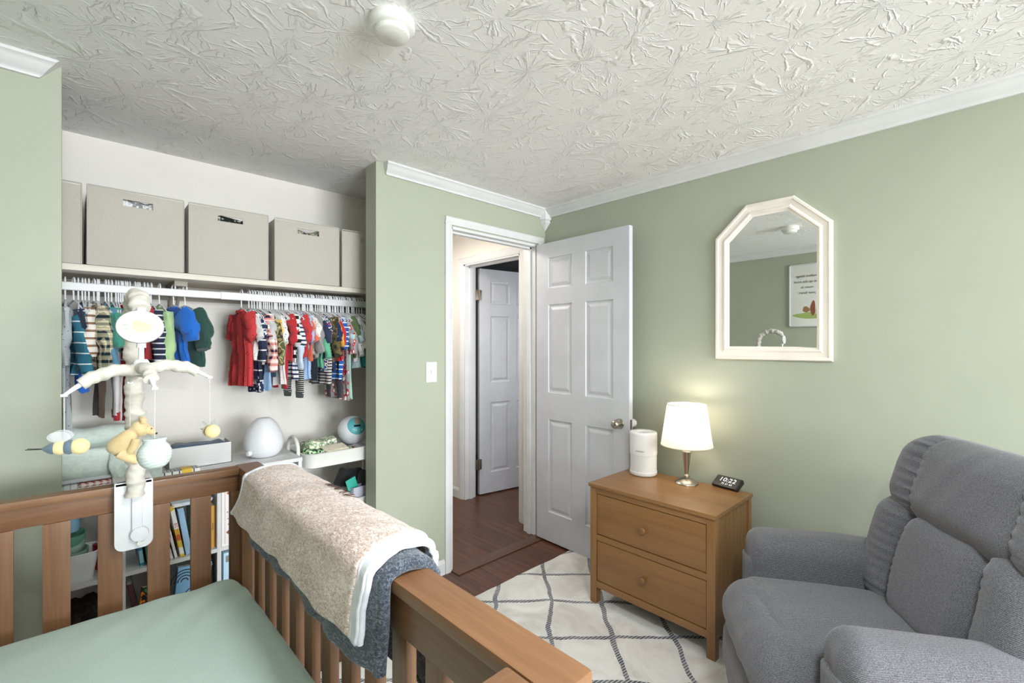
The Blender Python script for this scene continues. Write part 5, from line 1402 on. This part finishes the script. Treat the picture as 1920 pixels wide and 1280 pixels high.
wb(.03, -.20, .17, .035, P_('meadow_green', '#9fb267'), 'meadow', 1)
wb(.04, -.13, .022, .07, P_('fox_brown', '#8a5238'), 'tree_drawing', 2, .0136); wb(.10, -.14, .03, .028, P_('dry_brown', '#98734a'), 'bush_drawing', 4, .0136)
wb(-.03, -.06, .028, .028, P_('leaf_green', '#3f8447'), 'round_drawing', 0, .0136); wb(.0, -.16, .02, .04, P_('pale_bark', '#d8cfc4'), 'trunk_drawing', 3, .0139)

# ---------------------------------------------------------------- recliner
Sx = Vector((.835, .55, 0)).normalized(); Fx = Vector((-.55, .835, 0)).normalized()
RO = Vector((0, 0, 0))
t_ = thing('recliner', 'grey upholstered recliner armchair in the right corner', 'armchair', tuple(Sx*1.697+Fx*-.80+Vector((0, 0, .013))))
RM = axes(Sx, Fx, (0, 0, 1), -t_.location)
def rp(name, h, rad, c, n=26, fn=None, bulge=(0, 0, 0), lean=0, yaw=0):
    m4 = RM @ Matrix.Translation(c) @ Matrix.Rotation(lean, 4, 'X') @ Matrix.Rotation(yaw, 4, 'Z')
    return MB().rbox(h, rad, n, fn=fn, bulge=bulge, mat4=m4).build(name, M['chair'], t_, ang=70)
def puck(axis, edge_lo, edge_hi, amp, freq, sd):
    """gathers that die out away from an edge; axis along which the waves run"""
    def f(p):
        q = Vector(p); e = q[edge_lo[0]]*edge_lo[1]
        k = max(0, min(1, (e-edge_lo[2])/edge_hi))
        w_ = amp*k*(sin(q[axis]*freq+sd)+.5*sin(q[axis]*freq*1.7+sd*2))
        d = q.normalized()
        return q+Vector((d.x, d.y, d.z*.5))*w_
    return f
# base and sides
rp('base', (.335, .33, .13), .03, (1.697, -.86, .165))
# seat
def seatf(p):
    q = Vector(p)
    if q.z > 0: q.z += .012*(1-(q.x/.25)**2) - .02*max(0, -(q.y)/.3) + .0025*wig(q.x*40+q.y*12, 1)
    return q
rp('seat_cushion', (.262, .30, .075), .07, (1.697, -.745, .40), 30, seatf)
def padf2(p):
    q = Vector(p); q.z += .004*wig(q.x*22, 2); q.y += .012*(1-(q.x/.27)**2)+.003*wig(q.x*50+q.z*30, 3); return q
rp('front_roll', (.262, .125, .105), .10, (1.697, -.515, .372), 30, padf2)
rp('footrest_panel', (.245, .060, .105), .055, (1.697, -.455, .215), 26, padf2)
rp('footrest_side', (.05, .050, .10), .045, (1.925, -.470, .21), 18, puck(2, (0, 1, -.05), .08, .006, 70, 2))
rp('footrest_side', (.05, .050, .10), .045, (1.469, -.470, .21), 18, puck(2, (0, -1, -.05), .08, .006, 70, 3))
rp('footrest_panel', (.27, .045, .06), .04, (1.697, -.49, .085), 20, padf2)
# arms
def armf(sd):
    def f(p):
        q = Vector(p)
        fr = max(0, (q.y-.24)/.10)
        if q.z > 0: q.z += -.028*max(0, -q.y/.34) + .010*(1-min(1, abs(q.x)/.09)**2)
        w_ = .0055*min(1, fr)*(sin(q.x*95+sd)+.6*sin(q.z*90+sd)); q += Vector((q.x*2, .3, q.z*.6))*w_
        q.x += .0035*wig(q.y*20+q.z*26, sd)*min(1, max(0, .3-q.z)*3)
        return q
    return f
for s_, sd in ((2.035, 1), (1.358, 4)):
    rp('arm', (.090, .335, .165), .065, (s_, -.845 if s_ > 1.5 else -.875, .435), 34, armf(sd))
    rp('arm_front_panel', (.055, .016, .15), .015, (s_, -.522 if s_ > 1.5 else -.552, .36), 16, lambda p: Vector((p[0]*(1-.25*max(0, -p[2]/.17)), p[1]+.008*(1-(p[0]/.06)**2), p[2])))
    rp('arm_side', (.075, .31, .14), .03, (s_, -.86, .165), 16)
# backrest
rp('back_body', (.315, .085, .27), .07, (1.675, -1.13, .60), 24, lean=radians(12))
def ovalf(a, sd, pw=2.2):
    def f(p):
        q = Vector(p); k = 1-.22*abs(q.z/a)**pw; q.x *= k
        edge = max(0, abs(q.x)/.2-.55); q.y += (.006 if q.x > 0 else .002)*edge*(sin(q.z*210+sd)+.6*sin(q.z*340)+.4*wig(q.z*75, sd))*(q.y > 0)
        return q
    return f
rp('lower_back_pillow', (.205, .085, .200), .083, (1.680, -1.0, .60), 60, ovalf(.19, 2), (0, .12, 0), radians(13))
def bolf(s, sd):
    def f(p):
        q = Vector(p)
        e = max(0, min(1, (-s*q.x+.045)/.10))
        g = sin(q.z*190+sd)+.6*sin(q.z*330+sd*2)+.5*wig(q.z*60, sd)
        q.y += .0042*e*g*(.35 if s < 0 else 1)*(1 if q.y > 0 else .1); q.x += .002*g*e*(.3 if s < 0 else 1)
        q.x += s*.022*(1-(q.z/.19)**2)
        return q
    return f
rp('side_bolster', (.092, .095, .205), .088, (1.680+.245, -1.0, .61), 54, bolf(1, 1), lean=radians(12), yaw=radians(10))
rp('side_bolster', (.092, .095, .205), .088, (1.680-.245, -1.0, .61), 54, bolf(-1, 2), lean=radians(12), yaw=radians(-10))
def headf(p):
    q = Vector(p); q.x *= 1-.10*max(0, q.z/.15)**2
    q.y += .004*wig(q.x*16+q.z*10, 1)
    e = max(0, abs(q.x)/.25-.62); q.y += (.012 if q.x > 0 else .003)*e*(sin(q.z*200)+.6*sin(q.z*320+1))*(q.y > 0)
    return q
rp('headrest_pillow', (.266, .100, .158), .096, (1.640, -1.083, .885), 60, headf, (0, .10, 0), radians(16))
def wingf(s, sd):
    def f(p):
        q = Vector(p); e = max(0, min(1, (-s*q.x+.045)/.10))
        g = sin(q.z*185+sd)+.6*sin(q.z*310+sd)+.5*wig(q.z*55, sd)
        q.y += .0055*e*g*(.35 if s < 0 else 1)*(1 if q.y > 0 else .1); q.x += .002*g*e*(.3 if s < 0 else 1)
        if q.z > 0: q.x -= s*.045*(q.z/.15)**2
        return q
    return f
rp('headrest_wing', (.100, .115, .153), .095, (1.662+.240, -1.085, .888), 54, wingf(1, 1), lean=radians(16), yaw=radians(8))
rp('headrest_wing', (.100, .115, .153), .095, (1.610-.240, -1.085, .888), 54, wingf(-1, 3), lean=radians(16), yaw=radians(-8))

# flush fixture added above and behind the camera to go with the fill light
t_ = thing('added_ceiling_fixture', 'round white flush fill light added above the viewpoint', 'ceiling light', (.55, -.25, H))
MB().lathe([(.0001, 0), (.20, 0), (.21, -.01), (.21, -.035), (.195, -.045), (.19, -.045)], n=48).build('canopy', M['trim'], t_)
gl_ = NT('fill_glow_glass'); gl_.b.inputs['Emission Color'].default_value = (1, .98, .96, 1); gl_.b.inputs['Emission Strength'].default_value = 3; gl_.set('#ffffff', .3)  # glowing dish of the added fixture
MB().lathe([(.0001, -.070), (.10, -.066), (.17, -.055), (.19, -.045)], n=48, cap=False).build('glass_dish', gl_.m, t_)
t_ = thing('added_pendant', 'pendant added for the fill light behind the viewpoint', 'lamp', (.25, -.95, H))  # unseen pendant, added to go with the fill point light
MB().tube([(0, 0, 0), (0, 0, -.32)], .005, 10).lathe([(.0001, 0), (.05, 0), (.05, -.02), (.0001, -.03)], n=24).build('cord', M['nickel'], t_)
MB().lathe([(.04, -.32), (.045, -.335), (.02, -.34)], n=24).build('collar', M['nickel'], t_)
